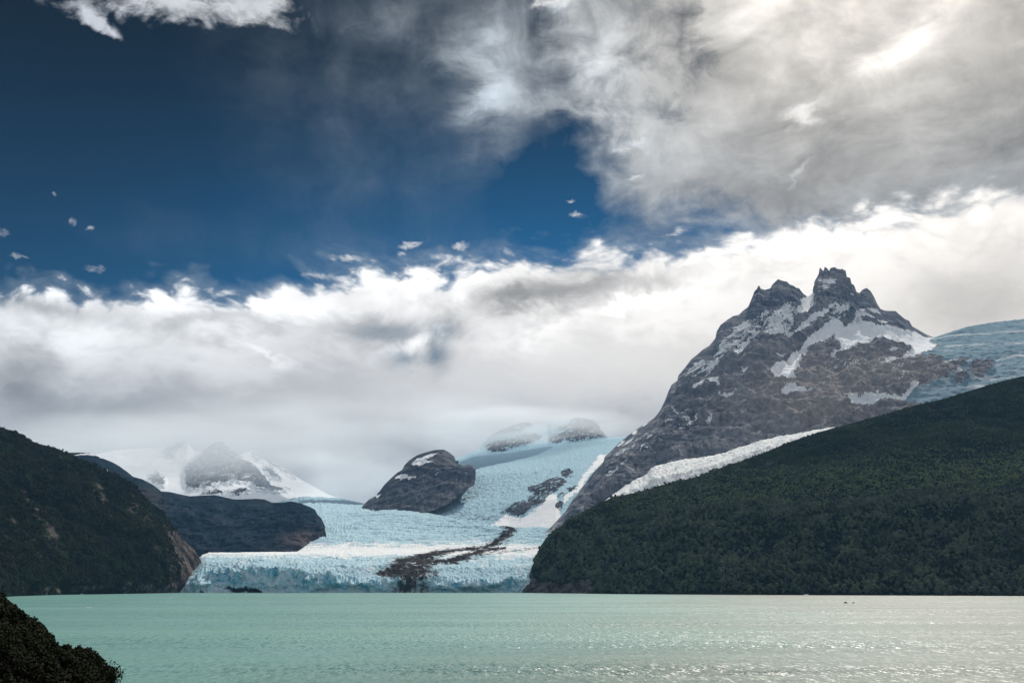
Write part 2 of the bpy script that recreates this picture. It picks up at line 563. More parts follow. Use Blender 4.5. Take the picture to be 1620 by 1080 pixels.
def snow_material(name, c1=(0.90, 0.915, 0.93), c2=(0.83, 0.865, 0.905), dist=4.0, scale=1.0):
    def build(N, b):
        g = N.n('ShaderNodeNewGeometry')
        P = g.outputs['Position']
        n = N.noise(P, 0.006 / scale, 6, 0.6)[0]
        f = N.noise(P, 0.05 / scale, 5, 0.6)[0]
        c = N.mix(N.ss(n, 0.38, 0.62), c1, c2)
        N.put(b.inputs['Base Color'], N.vm('SCALE', c, N.lin(f, .25, .75, .9, 1.06)))
        b.inputs['Roughness'].default_value = 0.7
        bump(N, b, N.add(f, N.mul(n, 2.0)), dist * scale, 0.6)
    return material(name, build)


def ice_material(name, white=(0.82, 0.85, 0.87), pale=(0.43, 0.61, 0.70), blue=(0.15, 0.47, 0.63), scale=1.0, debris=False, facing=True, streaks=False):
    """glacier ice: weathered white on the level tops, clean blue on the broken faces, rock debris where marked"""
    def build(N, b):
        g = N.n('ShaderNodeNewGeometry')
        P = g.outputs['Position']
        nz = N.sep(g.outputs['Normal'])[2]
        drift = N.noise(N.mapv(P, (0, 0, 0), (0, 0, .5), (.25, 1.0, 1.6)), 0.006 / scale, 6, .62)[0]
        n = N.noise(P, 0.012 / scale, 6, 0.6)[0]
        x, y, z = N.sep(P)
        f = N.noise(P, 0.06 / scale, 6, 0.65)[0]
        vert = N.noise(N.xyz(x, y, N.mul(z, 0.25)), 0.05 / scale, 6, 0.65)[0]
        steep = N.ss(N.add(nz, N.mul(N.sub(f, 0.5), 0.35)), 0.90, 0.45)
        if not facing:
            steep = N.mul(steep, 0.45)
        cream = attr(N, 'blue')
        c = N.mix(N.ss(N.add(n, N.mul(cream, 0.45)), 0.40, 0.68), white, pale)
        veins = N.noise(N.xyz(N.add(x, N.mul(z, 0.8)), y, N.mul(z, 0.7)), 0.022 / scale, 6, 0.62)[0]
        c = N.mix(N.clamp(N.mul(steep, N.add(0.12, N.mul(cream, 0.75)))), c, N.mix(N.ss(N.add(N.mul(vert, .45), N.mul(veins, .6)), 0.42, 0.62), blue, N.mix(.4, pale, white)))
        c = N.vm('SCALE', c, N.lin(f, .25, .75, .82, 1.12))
        if streaks:
            c = N.mix(N.ss(drift, .54, .66), c, (0.72, 0.75, 0.77))
        if debris:
            d = attr(N, 'debris')
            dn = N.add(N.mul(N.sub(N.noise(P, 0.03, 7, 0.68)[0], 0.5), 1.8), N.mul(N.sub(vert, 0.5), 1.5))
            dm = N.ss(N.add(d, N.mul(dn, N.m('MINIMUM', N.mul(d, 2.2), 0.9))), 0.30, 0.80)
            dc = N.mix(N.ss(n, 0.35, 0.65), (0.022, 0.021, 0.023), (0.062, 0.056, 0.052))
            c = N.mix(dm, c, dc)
        N.put(b.inputs['Base Color'], c)
        b.inputs['Roughness'].default_value = 0.55
        bump(N, b, N.add(N.mul(f, 0.8), N.mul(vert, 1.0)), 7.0 * scale, 0.8)
    return material(name, build)


def ground_material(name, rocky=0.0):
    """forest floor and scrub with bare rock where marked"""
    def build(N, b):
        g = N.n('ShaderNodeNewGeometry')
        P = g.outputs['Position']
        x, y, z = N.sep(P)
        big = N.noise(P, 0.004, 6, 0.6)[0]
        f = N.noise(P, 0.05, 6, 0.65)[0]
        m = N.noise(P, 0.018, 6, 0.65)[0]
        crack = N.noise(N.xyz(N.add(x, N.mul(z, 0.4)), y, N.mul(z, 0.3)), 0.03, 6, 0.65)[0]
        green = N.mix(N.ss(big, .35, .65), (0.006, 0.013, 0.010), (0.015, 0.025, 0.014))
        green = N.mix(N.mul(N.ss(m, .5, .68), .5), green, (0.024, 0.034, 0.018))
        rock = N.mix(N.ss(crack, .38, .62), (0.030, 0.029, 0.031), (0.135, 0.118, 0.110))
        rk = N.ss(N.add(attr(N, 'rock'), N.mul(N.sub(m, .5), 1.6)), .42, .62)
        c = N.mix(rk, green, rock)
        N.put(b.inputs['Base Color'], N.vm('SCALE', c, N.lin(f, .25, .75, .6, 1.4)))
        b.inputs['Roughness'].default_value = 0.9
        bump(N, b, N.add(f, crack), 8.0, 0.9)
    return material(name, build)


M_ROCK = rock_material('mountain rock', (0.092, 0.112, 0.150), (0.178, 0.194, 0.228), (0.32, 0.322, 0.34), 1.0, warm=(0.34, 0.318, 0.312))  # distance haze put into the bluish base, sunlight into the warm tone
M_ROCK_B = rock_material('back rock', (0.050, 0.062, 0.082), (0.090, 0.102, 0.122), (0.165, 0.170, 0.185), 1.2, warm=(0.15, 0.11, 0.10))
M_SHOULDER = rock_material('wooded rock', (0.012, 0.026, 0.040), (0.020, 0.037, 0.054), (0.036, 0.050, 0.068), 1.2, warm=(0.13, 0.105, 0.105))  # haze and shade are put into this dark blue base
M_SNOW = snow_material('old snow')
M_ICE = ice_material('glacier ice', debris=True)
M_ICEFALL = ice_material('icefall ice', white=(0.58, 0.70, 0.77), pale=(0.41, 0.59, 0.69), blue=(0.32, 0.64, 0.73), scale=1.3, debris=True)
M_PLATEAU = ice_material('plateau ice', white=(0.36, 0.46, 0.52), pale=(0.24, 0.345, 0.41), blue=(0.21, 0.34, 0.42), scale=1.6, streaks=True)  # ice toned darker: cloud shade put into the colour
M_TONGUE = ice_material('side glacier ice', white=(0.92, 0.935, 0.94), pale=(0.82, 0.88, 0.90), blue=(0.42, 0.62, 0.70), scale=1.0, facing=False)
M_GROUND = ground_material('forest floor')


# ------------------------------------------------------------------ lake
def build_lake():
    def build(N, b):
        g = N.n('ShaderNodeNewGeometry')
        P = g.outputs['Position']
        x, y, z = N.sep(P)
        sweep = N.noise(N.xyz(N.mul(x, 0.25), y, 0.0), 0.004, 4, 0.5)[0]
        c = N.mix(N.ss(sweep, .35, .65), (0.104, 0.245, 0.226), (0.130, 0.278, 0.254))
        # teal before the ice front, turning darker green to the right
        dark_green = N.add(N.sub(x, N.add(40.0, N.mul(y, 0.15))), N.mul(N.sub(N.noise(N.xyz(N.mul(x, .5), N.mul(y, .6), 2.0), 0.0022, 5, .55)[0], .5), 700.0))
        dark_green = N.add(dark_green, N.mul(N.m('MAXIMUM', N.sub(720.0, y), 0.0), 0.75))        # darker green under the near shore
        c = N.mix(N.ss(dark_green, -260.0, 300.0), c, (0.040, 0.082, 0.068))
        N.put(b.inputs['Base Color'], c)
        b.inputs['IOR'].default_value = 1.33
        b.inputs['Specular IOR Level'].default_value = 0.5
        N.put(b.inputs['Roughness'], N.ss(N.noise(N.xyz(N.mul(x, 0.10), y, 5.0), 0.008, 5, 0.6, 0.4)[0], .38, .62, .38, .56))
        # wind waves: real facet slopes at three wavelengths, stronger where the wind gusts run
        gust = N.noise(N.xyz(N.mul(x, 0.10), y, 0.0), 0.009, 5, 0.6, 0.4)[0]
        w1 = N.noise(N.xyz(N.mul(x, 1.3), N.mul(y, .35), 0.0), 0.55, 2, 0.6)[1]
        w2 = N.noise(N.xyz(N.add(x, N.mul(y, .1)), N.mul(y, .22), 3.0), 0.30, 3, 0.65)[1]
        w3 = N.noise(N.xyz(N.mul(x, 0.22), y, 7.0), 0.035, 2, 0.5)[1]
        half = (0.5, 0.5, 0.5)
        sl = N.vm('ADD', N.vm('SCALE', N.vm('SUBTRACT', w1, half), 1.5), N.vm('ADD', N.vm('SCALE', N.vm('SUBTRACT', w2, half), 1.5), N.vm('SCALE', N.vm('SUBTRACT', w3, half), 0.25)))
        sl = N.vm('SCALE', sl, N.ss(gust, 0.36, 0.62, 0.40, 1.10))
        sx, sy, _ = N.sep(sl)
        N.put(b.inputs['Normal'], N.vm('NORMALIZE', N.xyz(sx, sy, 1.0)))
    m = material('glacial water', build)
    me = bpy.data.meshes.new('lake')
    xs = [-30000, 30000]; ys = [-12000, 30000]
    me.from_pydata([(xs[0], ys[0], 0), (xs[1], ys[0], 0), (xs[1], ys[1], 0), (xs[0], ys[1], 0)], [], [(0, 1, 2, 3)])
    me.materials.append(m)
    o = bpy.data.objects.new('lake', me)
    COL.objects.link(o)
    tag(o, kind='structure')


build_lake()

# ------------------------------------------------------------------ main mountain
MT_CREST = [(862, 842), (880, 830), (893, 812), (905, 792), (915, 780), (918, 774), (925, 766), (935, 752), (942, 744), (955, 730), (957, 722), (968, 712),
            (980, 700), (995, 688), (1010, 677), (1025, 668), (1036, 660), (1044, 650), (1052, 634), (1058, 618), (1063, 608), (1072, 602), (1073, 594),
            (1085, 580), (1094, 568), (1104, 560), (1112, 553), (1122, 547), (1132, 535), (1134, 524), (1140, 514), (1152, 505), (1160, 500), (1169, 498),
            (1175, 492), (1184, 485), (1190, 470), (1194, 460), (1197, 458), (1199.5, 452), (1202, 452.5), (1203, 456.5), (1210, 458.5), (1219, 456), (1222, 450), (1228, 444.5), (1231, 441.5),
            (1237, 444), (1245, 445.5), (1249, 450), (1256, 452.5), (1259, 455), (1264, 456), (1270, 464), (1276, 468.5), (1279, 469), (1283, 466), (1288, 462), (1287.5, 450), (1288, 446),
            (1293, 438), (1296, 432), (1296.5, 423), (1299, 425), (1302, 428.5), (1303.5, 428), (1304.5, 422), (1308, 424), (1312, 429), (1313.5, 424.5), (1317, 423), (1321, 422.5), (1324, 425), (1331, 426), (1332.5, 424.5), (1334, 426.5),
            (1338, 428), (1339.5, 438), (1345, 439.5), (1347, 448.5), (1351, 451), (1355, 462), (1360, 463.5), (1365, 458), (1371, 455.5), (1377, 460), (1383, 470), (1388, 481), (1393, 489), (1400, 491.5), (1417, 492),
            (1421, 496), (1432, 505), (1438, 507), (1443, 516), (1452, 521), (1462, 527), (1470, 531), (1478, 534), (1490, 530), (1500, 527), (1515, 522), (1530, 518), (1545, 515), (1560, 512.5), (1600, 508.5), (1620, 506.5), (1700, 500), (1900, 495), (2100, 520)]


def crest_d(u):
    return np.interp(u, [862, 905, 970, 1060, 1150, 1200, 1280, 1316, 1370, 1440, 1478, 1540, 1620, 1900, 2100],
                     [5350, 6050, 6350, 6600, 6800, 6900, 7000, 6950, 7000, 7150, 7400, 7900, 8300, 8900, 8900])


def mountain():
    rows = [
        [(862, 852, 5250), (900, 850, 5350), (970, 815, 5500), (1100, 785, 5700), (1290, 720, 5800), (1450, 665, 5900), (1620, 625, 6000), (1900, 560, 6100), (2100, 540, 6100)],
        [(862, 849, 5300), (900, 822, 5600), (970, 770, 5800), (1060, 730, 5900), (1150, 700, 5950), (1290, 650, 6100), (1450, 625, 6200), (1530, 605, 6300), (1620, 580, 6500), (1900, 540, 6800), (2100, 535, 6800)],
        [(862, 846, 5320), (900, 808, 5800), (970, 735, 6050), (1060, 672, 6200), (1150, 625, 6250), (1230, 600, 6200), (1290, 590, 6350), (1400, 580, 6450), (1475, 570, 6600), (1620, 550, 7100), (1900, 525, 7600), (2100, 530, 7600)],
        [(862, 844, 5340), (900, 803, 5950), (970, 720, 6220), (1060, 640, 6430), (1150, 555, 6600), (1220, 520, 6700), (1290, 530, 6650), (1370, 525, 6800), (1440, 545, 7000), (1475, 548, 7150), (1620, 525, 7700), (1900, 510, 8300), (2100, 525, 8300)],
        [(u, v, crest_d(u)) for u, v in MT_CREST],
    ]
    deep = lambda u: np.interp(u, [870, 1000, 1200], [0, .55, 1.0])
    rows = [[(u, v, d + deep(u) * k) for u, v, d in r] for r, k in zip(rows, (0, 150, 600, 1050, 1450))]
    L = Land(np.concatenate([np.linspace(862, 1640, 920), np.linspace(1650, 2000, 30)]), None, 0, rows, [46, 100, 100, 120], smooth=14)
    U, V = L.U, L.V
    crest = np.interp(L.us, [p[0] for p in MT_CREST], [p[1] for p in MT_CREST])[None, :]
    below = V - crest                                # px under the crest
    # big forms: the right spur steps out, a gully holds the long snow tongue
    spur = np.exp(-((U - 1300) / 110) ** 2 - ((V - 640) / 55) ** 2) * 170 + np.exp(-((U - 1440) / 70) ** 2 - ((V - 610) / 28) ** 2) * 110
    gul = np.exp(-(((U - 1235) - (590 - V) * 0.9) / 26) ** 2) * np.exp(-((V - 570) / 60) ** 2) * 110
    but = np.exp(-((U - 1245 + (V - 520) * .55) / 30) ** 2) * np.exp(-((V - 540) / 45) ** 2) * 90
    P = L.P.copy()
    dirs = P.copy(); dirs[..., 2] -= CAM_H; dirs /= np.linalg.norm(dirs, axis=2)[..., None]
    L.P = P - dirs * (spur - gul + but)[..., None] * np.clip(below / 40, 0, 1)[..., None]

    p = L.flat()
    # warp of the survey for ragged patch outlines
    w1 = fbm(p / 42.0, 5, .72).reshape(U.shape) * 7.5
    w2 = fbm(p / 42.0 + 40, 5, .72).reshape(U.shape) * 5
    Uw, Vw = U + w1, V + w2
    sn = np.full(U.shape, -99.0)
    S = [
        # long tongue and the great patch under the towers
        [(1212, 596), (1225, 588), (1245, 575), (1262, 560), (1272, 548), (1285, 538), (1300, 522), (1318, 507), (1330, 512), (1336, 520), (1346, 512), (1352, 498), (1358, 492), (1366, 494),
         (1368, 502), (1360, 506), (1362, 517), (1375, 521), (1391, 521), (1400, 518), (1412, 522), (1428, 525), (1446, 524), (1452, 528), (1460, 533), (1478, 534), (1500, 528), (1478, 552), (1466, 565), (1448, 574), (1420, 580),
         (1395, 585), (1400, 580), (1425, 574), (1440, 566), (1440, 556), (1425, 551), (1408, 545), (1390, 541), (1376, 546), (1352, 556), (1346, 562), (1330, 566), (1312, 572), (1300, 574), (1320, 566), (1330, 558), (1328, 550), (1318, 542), (1305, 545),
         (1296, 552), (1280, 556), (1272, 570), (1262, 594), (1256, 600), (1260, 607), (1245, 608), (1232, 604), (1222, 600)],
        [(1275, 470), (1287, 463), (1292, 470), (1288, 480), (1293, 488), (1284, 490), (1276, 498), (1264, 500), (1254, 500), (1262, 490), (1268, 480), (1265, 474)],
        [(1288, 502), (1300, 496), (1312, 490), (1318, 489), (1308, 497), (1296, 508), (1284, 518), (1270, 526), (1254, 534), (1250, 536), (1262, 522), (1274, 510)],
        [(1316, 490), (1336, 494), (1338, 500), (1322, 500)],
        [(1368, 492), (1388, 490), (1392, 497), (1378, 499)], [(1360, 504), (1380, 508), (1402, 512), (1400, 515), (1384, 513), (1364, 510)],
        [(1160, 566), (1172, 556), (1184, 545), (1190, 550), (1180, 560), (1168, 568)],
        [(1235, 629), (1244, 620), (1254, 617), (1262, 622), (1276, 628), (1286, 629), (1268, 630), (1252, 627), (1245, 630)],
        [(1098, 624), (1108, 617), (1120, 610), (1140, 608), (1140, 618), (1133, 616), (1122, 613), (1112, 620), (1102, 626)],
        [(1137, 634), (1146, 634), (1156, 632), (1166, 624), (1168, 624), (1158, 635), (1146, 637)],
        [(1174, 587), (1178, 592), (1186, 590), (1176, 596)], [(1224, 564), (1240, 566), (1230, 570)],
        [(1066, 652), (1076, 660), (1084, 666), (1078, 665), (1070, 658)], [(1088, 682), (1096, 673), (1104, 664), (1106, 666), (1096, 677), (1090, 681)],
        [(1118, 674), (1126, 670), (1132, 666), (1130, 670), (1122, 675)],
        [(984, 708), (993, 700), (1004, 693), (1000, 699), (990, 706)], [(992, 715), (1000, 711), (1008, 704), (1005, 711), (996, 716)], [(1014, 717), (1020, 712), (1028, 706), (1024, 713), (1017, 719)],
        [(963, 765), (972, 760), (984, 753), (978, 758), (968, 765)], [(968, 740), (976, 735), (974, 739)], [(979, 750), (988, 744), (998, 735), (992, 744), (984, 750)],
        [(1000, 683), (1008, 680), (1008, 686), (1000, 689)], [(976, 705), (988, 696), (986, 702), (978, 707)], [(1016, 675), (1022, 668), (1024, 670), (1018, 676)],
        [(1332, 588), (1344, 584), (1360, 582), (1348, 587)], [(1391, 585), (1398, 582), (1420, 576), (1438, 571), (1450, 566), (1446, 574), (1420, 581), (1400, 586)],
        [(1398, 562), (1424, 561), (1440, 562), (1438, 566), (1410, 564)],
        # lower ledges to the right
        [(1340, 640), (1346, 635), (1358, 638), (1372, 636), (1388, 631), (1402, 636), (1416, 632), (1432, 628), (1452, 614), (1456, 618), (1444, 628), (1430, 638), (1408, 640), (1380, 646), (1360, 645), (1344, 647)],
    ]
    for q in S:
        sn = np.maximum(sn, sdist(Uw, Vw, q))
    # speckled slopes: thin snow caught on ledges
    x, y, z = p.T
    ledge = np.stack([(x + z * .8) / 130, y / 130, (z - x * .55) / 26], 1)
    nz = fbm(ledge, 5, .6).reshape(U.shape) * 3.2 + fbm(p / 18, 3).reshape(U.shape) * .8
    for poly, lev in [([(1150, 520), (1170, 510), (1215, 490), (1250, 478), (1266, 500), (1252, 530), (1262, 548), (1225, 540), (1190, 552), (1160, 572), (1140, 585), (1120, 590), (1132, 560)], 0.02),
                      ([(1222, 492), (1250, 486), (1262, 500), (1250, 520), (1232, 545), (1212, 535), (1215, 510)], -0.45),
                      ([(1290, 445), (1312, 436), (1325, 440), (1326, 458), (1306, 470), (1294, 482), (1290, 470)], 0.0),
                      ([(1310, 486), (1340, 480), (1350, 500), (1300, 545), (1255, 578), (1240, 580), (1290, 530)], 0.30),
                      ([(1100, 565), (1150, 575), (1140, 600), (1080, 610), (1075, 596)], 0.25),
                      ([(1340, 460), (1356, 460), (1350, 480), (1335, 482)], 0.6),
                      ([(960, 720), (1010, 690), (1090, 650), (1110, 690), (1000, 740), (960, 765)], 0.85),
                      ([(1300, 570), (1450, 570), (1430, 620), (1320, 600)], 0.85)]:
        s = sdist(Uw, Vw, poly)
        k = np.clip((s + 4) / 10, 0, 1)
        v_ = (nz - lev) * 5 - (1 - k) * 30
        sn = np.maximum(sn, v_)
    # plateau ice on the right, with its rock islands
    ICE = [(1455, 565), (1470, 558), (1490, 550), (1470, 542), (1478, 534), (1500, 525), (1530, 515), (1560, 509), (1620, 500), (1700, 490), (2100, 480), (2100, 760), (1500, 760), (1462, 652), (1440, 644), (1428, 640), (1434, 634), (1440, 628), (1452, 622),
           (1470, 618), (1490, 610), (1512, 598), (1526, 586), (1533, 574), (1520, 576), (1508, 580), (1490, 578), (1491, 570), (1470, 567), (1466, 574)]
    ice = sdist(U + w1 * .5, V + w2 * .5, ICE)
    isl = np.maximum(sdist(Uw, Vw, [(1528, 598), (1534, 588), (1544, 581), (1560, 582), (1572, 579), (1570, 592), (1560, 601), (1548, 607), (1538, 604)]),
                     sdist(Uw, Vw, [(1507, 609), (1514, 604), (1526, 602), (1536, 606), (1528, 612), (1514, 616)]))
    ice = np.minimum(ice, -isl)
    is_ice = ice > 0
    is_snow = (sn > 0) & ~is_ice
    soft = np.clip(np.maximum(np.maximum(sn, ice) / 6.0, 0), 0, 1)

    # relief: buttresses, gullies, bedding
    g1 = np.stack([x / 210, y / 210, z / 420], 1)
    big = ridged(g1, 5, .46).reshape(U.shape)
    bed = ridged(np.stack([(x * .35) / 160, y / 160, (z - x * .8) / 70], 1), 4, .5).reshape(U.shape)
    cr = ridged(np.stack([x / 36, y / 36, z / 90], 1), 4, .6).reshape(U.shape)
    taper = np.clip(below / 55, 0.02, 1)
    amp = (big * 110 + bed * 22 + cr * 13) * taper
    out = -dirs * np.array([1, 1, .3]) * .45 + L.normals() * .55   # the relief stands out from the wall
    L.P = L.P + out * (amp * (1 - soft * .72) + soft * (18 + fbm(p / 90.0, 4).reshape(U.shape) * 14) * taper)[..., None]
    if is_ice.any():
        ser = ridged(np.stack([x / 260 + z / 300, y / 120, z / 60], 1), 5, .55).reshape(U.shape)
        L.push(np.where(is_ice, ser * 20 * soft, 0), (0, -.3, 1))
    warm = np.exp(-((U - 1290) / 150) ** 2 - ((V - 630) / 70) ** 2) * 1.0 + np.exp(-((U - 1450) / 110) ** 2 - ((V - 585) / 40) ** 2) * .7 + np.exp(-((U - 1310) / 40) ** 2 - ((V - 440) / 24) ** 2) * .35  # sunlight on the lower right rock, put into the tint
    G = L.close(back=1900, nback=14)
    W = pad(warm, G, 0, 0)
    cls = np.where(is_ice, 2, np.where(is_snow, 1, 0))
    C = pad(cls, G, 0, 0)
    C[L.nf:] = np.where(C[L.nf - 1] == 2, 2, 0)[None, :]
    fc = C[:-1, :-1]
    rock = mesh_from_grid('mountain', G, M_ROCK, fc == 0, {'warm': W})
    tag(rock, 'twin towered grey rock mountain with snow gullies above the forested hill', None, None, 'structure')
    s = mesh_from_grid('snow', G, M_SNOW, fc == 1)
    s['kind'] = 'stuff'
    return L, G, fc


def place_under(child, par):
    child.parent = par
    child.matrix_parent_inverse = par.matrix_basis.inverted() if False else child.matrix_parent_inverse
    child.location = [a - b for a, b in zip(child.location, par.location)]


L, G, fc = mountain()
MT = bpy.data.objects['mountain']
place_under(bpy.data.objects['snow'], MT)
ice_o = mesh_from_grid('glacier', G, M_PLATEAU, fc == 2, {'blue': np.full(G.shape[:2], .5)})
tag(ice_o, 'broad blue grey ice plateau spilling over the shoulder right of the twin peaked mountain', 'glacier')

# ------------------------------------------------------------------ hanging side glacier between mountain and forested hill
HILL_CREST = [(828, 930), (833, 921), (838, 905), (843, 893), (850, 879), (862, 861), (872, 848), (885, 836), (900, 823), (920, 811), (950, 796), (970, 786), (1010, 778), (1060, 765), (1100, 755), (1150, 736),
              (1200, 718), (1250, 700), (1290, 686), (1350, 669), (1400, 656), (1450, 641), (1500, 629), (1550, 613), (1585, 603), (1620, 595), (1700, 570), (1900, 505), (2200, 440), (2500, 430)]


def hill_crest_d(u):
    return np.interp(u, [828, 850, 900, 970, 1100, 1290, 1620, 2500], [4230, 4330, 4500, 4700, 4900, 5000, 5050, 5000])


def side_glacier():
    top = [(950, 798), (965, 787), (978, 779), (984, 775), (990, 771), (996, 769), (1000, 764), (1008, 760), (1016, 757), (1024, 752), (1030, 744), (1036, 740), (1048, 738), (1060, 734), (1078, 730), (1100, 728), (1130, 723),
           (1150, 718), (1162, 713), (1180, 708), (1196, 702), (1205, 699), (1220, 696), (1240, 692), (1262, 689), (1285, 684), (1310, 680), (1330, 678)]
    hv = lambda u: np.interp(u, [p[0] for p in HILL_CREST], [p[1] for p in HILL_CREST])
    rows = [[(u, hv(u) + 25, 5080) for u, v in top], [(u, (hv(u) + v) / 2 + 3, 5250) for u, v in top], [(u, v, 5520) for u, v in top], [(u, v - 1, 5600) for u, v in top]]
    L = Land(955, 1320, 420, rows, [14, 34, 10], smooth=4)
    p = L.flat(); x, y, z = p.T
    ser = billow(np.stack([x / 34, y / 34, z / 40], 1), 4, .6).reshape(L.U.shape)
    cre = ridged(np.stack([x / 22, y / 40, z / 60], 1), 3, .5).reshape(L.U.shape)
    L.push((ser * 13 + cre * 5) * np.clip((L.U - 955) / 30, .2, 1), (0, -.55, .75))
    G = L.close(back=260, drop=260, nback=6, skirt=60)
    o = mesh_from_grid('glacier', G, M_TONGUE, None, {'blue': np.zeros(G.shape[:2])})
    tag(o, 'narrow bright white glacier tongue wedged between the forested hill and the peaked mountain', 'glacier')


side_glacier()


# ------------------------------------------------------------------ icefall in the middle, nunatak, rocks above
def icefall():
    crest = [(560, 804), (580, 800), (600, 796), (640, 765), (700, 730), (735, 720), (760, 706), (775, 690), (790, 681), (812, 672), (830, 668), (850, 672), (866, 674), (872, 668), (895, 664), (915, 660), (940, 664), (948, 674), (955, 684), (962, 692), (985, 690), (1020, 690)]
    rows = [
        [(560, 826, 8300), (600, 820, 7900), (640, 822, 7500), (690, 832, 6950), (740, 843, 6500), (780, 850, 6280), (806, 850, 6150), (880, 852, 5500), (1020, 856, 5250)],
        [(560, 816, 8350), (600, 808, 7950), (640, 808, 7560), (690, 818, 7000), (740, 829, 6560), (780, 836, 6340), (806, 839, 6200), (880, 838, 5750), (1020, 845, 5600)],
        [(560, 815, 8500), (600, 804, 8200), (640, 796, 7950), (690, 795, 7500), (740, 797, 7100), (800, 798, 6800), (880, 790, 6350), (920, 775, 6500), (1020, 770, 6500)],
        [(560, 812, 9000), (600, 802, 8700), (640, 780, 8400), (700, 758, 8100), (800, 750, 7800), (880, 742, 7700), (960, 735, 7500), (1020, 730, 7500)],
        [(560, 808, 9400), (600, 800, 9200), (640, 770, 9200), (750, 722, 9200), (850, 712, 9200), (905, 702, 9000), (960, 697, 8900), (1020, 695, 8900)],
        [(u, v, np.interp(u, [560, 640, 760, 850, 940, 1020], [9800, 9900, 10400, 10700, 10300, 9400])) for u, v in crest],
    ]
    L = Land(560, 1010, 520, rows, [14, 50, 60, 56, 40], smooth=12)
    U, V = L.U, L.V
    p = L.flat(); x, y, z = p.T
    w1 = fbm(p / 70.0, 5, .6).reshape(U.shape) * 9
    w2 = fbm(p / 70.0 + 9, 5, .6).reshape(U.shape) * 6
    Uw, Vw = U + w1, V + w2
    rock = np.full(U.shape, -99.0)
    for q in [[(792, 813), (797, 808), (806, 805), (812, 799), (830, 795), (836, 795), (840, 803), (834, 812), (826, 817), (816, 819), (806, 814)],
              [(834, 786), (846, 786), (852, 790), (862, 794), (856, 800), (844, 803), (838, 800), (835, 793)],
              [(834, 773), (842, 769), (854, 768), (860, 762), (870, 759), (882, 758), (892, 759), (898, 764), (888, 771), (880, 780), (870, 784), (860, 792), (848, 786), (838, 780)],
              [(884, 750), (892, 744), (900, 743), (906, 749), (903, 758), (894, 758), (888, 754)],
              [(892, 776), (900, 771), (913, 770), (910, 777), (900, 779)], [(880, 785), (888, 781), (896, 784), (890, 789), (882, 790)],
              [(880, 794), (888, 796), (890, 804), (884, 810), (879, 804)],
              [(768, 706), (776, 700), (795, 697), (815, 693), (826, 688), (845, 686), (858, 690), (850, 698), (838, 701), (828, 707), (818, 706), (808, 711), (790, 717), (776, 715), (769, 712)],
              [(865, 695), (872, 690), (884, 688), (895, 682), (880, 680), (885, 674), (900, 670), (905, 660), (930, 660), (946, 668), (956, 686), (962, 692), (940, 695), (910, 700), (895, 698), (880, 702), (870, 700)],
              [(772, 690), (790, 676), (830, 664), (845, 674), (820, 684), (790, 688)]]:
        rock = np.maximum(rock, sdist(Uw, Vw, q))
    streak = fbm(np.stack([(x + z) / 90, y / 90, (z - x * .6) / 16], 1), 4, .6).reshape(U.shape)
    is_rock = (rock > 0) & (streak < 0.22)
    apron = np.maximum(sdist(Uw, Vw, [(770, 838), (786, 826), (800, 816), (812, 820), (826, 821), (850, 804), (868, 786), (880, 783), (882, 800), (886, 815), (890, 826), (870, 842), (840, 845), (800, 843)]),
                       sdist(Uw, Vw, [(892, 800), (905, 785), (925, 775), (920, 770), (935, 750), (955, 735), (960, 720), (950, 720), (925, 750), (910, 772), (890, 792)]))
    is_snow = (apron > 0) & ~is_rock
    calm = np.clip(np.maximum(apron / 5, 0), 0, 1)
    fade = np.clip((V - 690) / 60, .25, 1)
    ser = billow(np.stack([x / 40, y / 60, z / 44], 1), 5, .62).reshape(U.shape)
    cre = ridged(np.stack([x / 120, y / 42, z / 42], 1), 4, .55).reshape(U.shape)
    tap = np.clip((L.T[::-1] * 0 + (1 - L.T)) / .06, .15, 1)
    amp = np.where(is_rock, ridged(np.stack([x / 60, y / 60, z / 90], 1), 5, .6).reshape(U.shape) * 26, (ser * 12 + cre * 11) * (1 - calm * .85) * fade + calm * 8)
    L.push(amp * tap, (0.1, -.55, .75))
    G = L.close(back=1500, nback=8, drop=900)
    C = pad(np.where(is_rock, 0, np.where(is_snow, 1, 2)), G, 0, 2)
    fc = C[:-1, :-1]
    dirt = np.exp(-((U - 770) / 60) ** 2 - ((V - 822) / 10) ** 2) * .35 + np.exp(-((U - 715) / 45) ** 2 - ((V - 812) / 10) ** 2) * .3
    o = mesh_from_grid('glacier', G, M_ICEFALL, fc == 2, {'blue': np.full(G.shape[:2], .55), 'debris': pad(dirt, G, 0, 0)})
    tag(o, 'steep pale blue icefall with dark rock outcrops above the main glacier', 'glacier')
    r = mesh_from_grid('rock_outcrop', G, M_ROCK_B, fc == 0, {'warm': np.zeros(G.shape[:2])})
    r['kind'] = 'stuff'; place_under(r, o)
    s = mesh_from_grid('snow_apron', G, M_SNOW, fc == 1)
    place_under(s, o)


icefall()


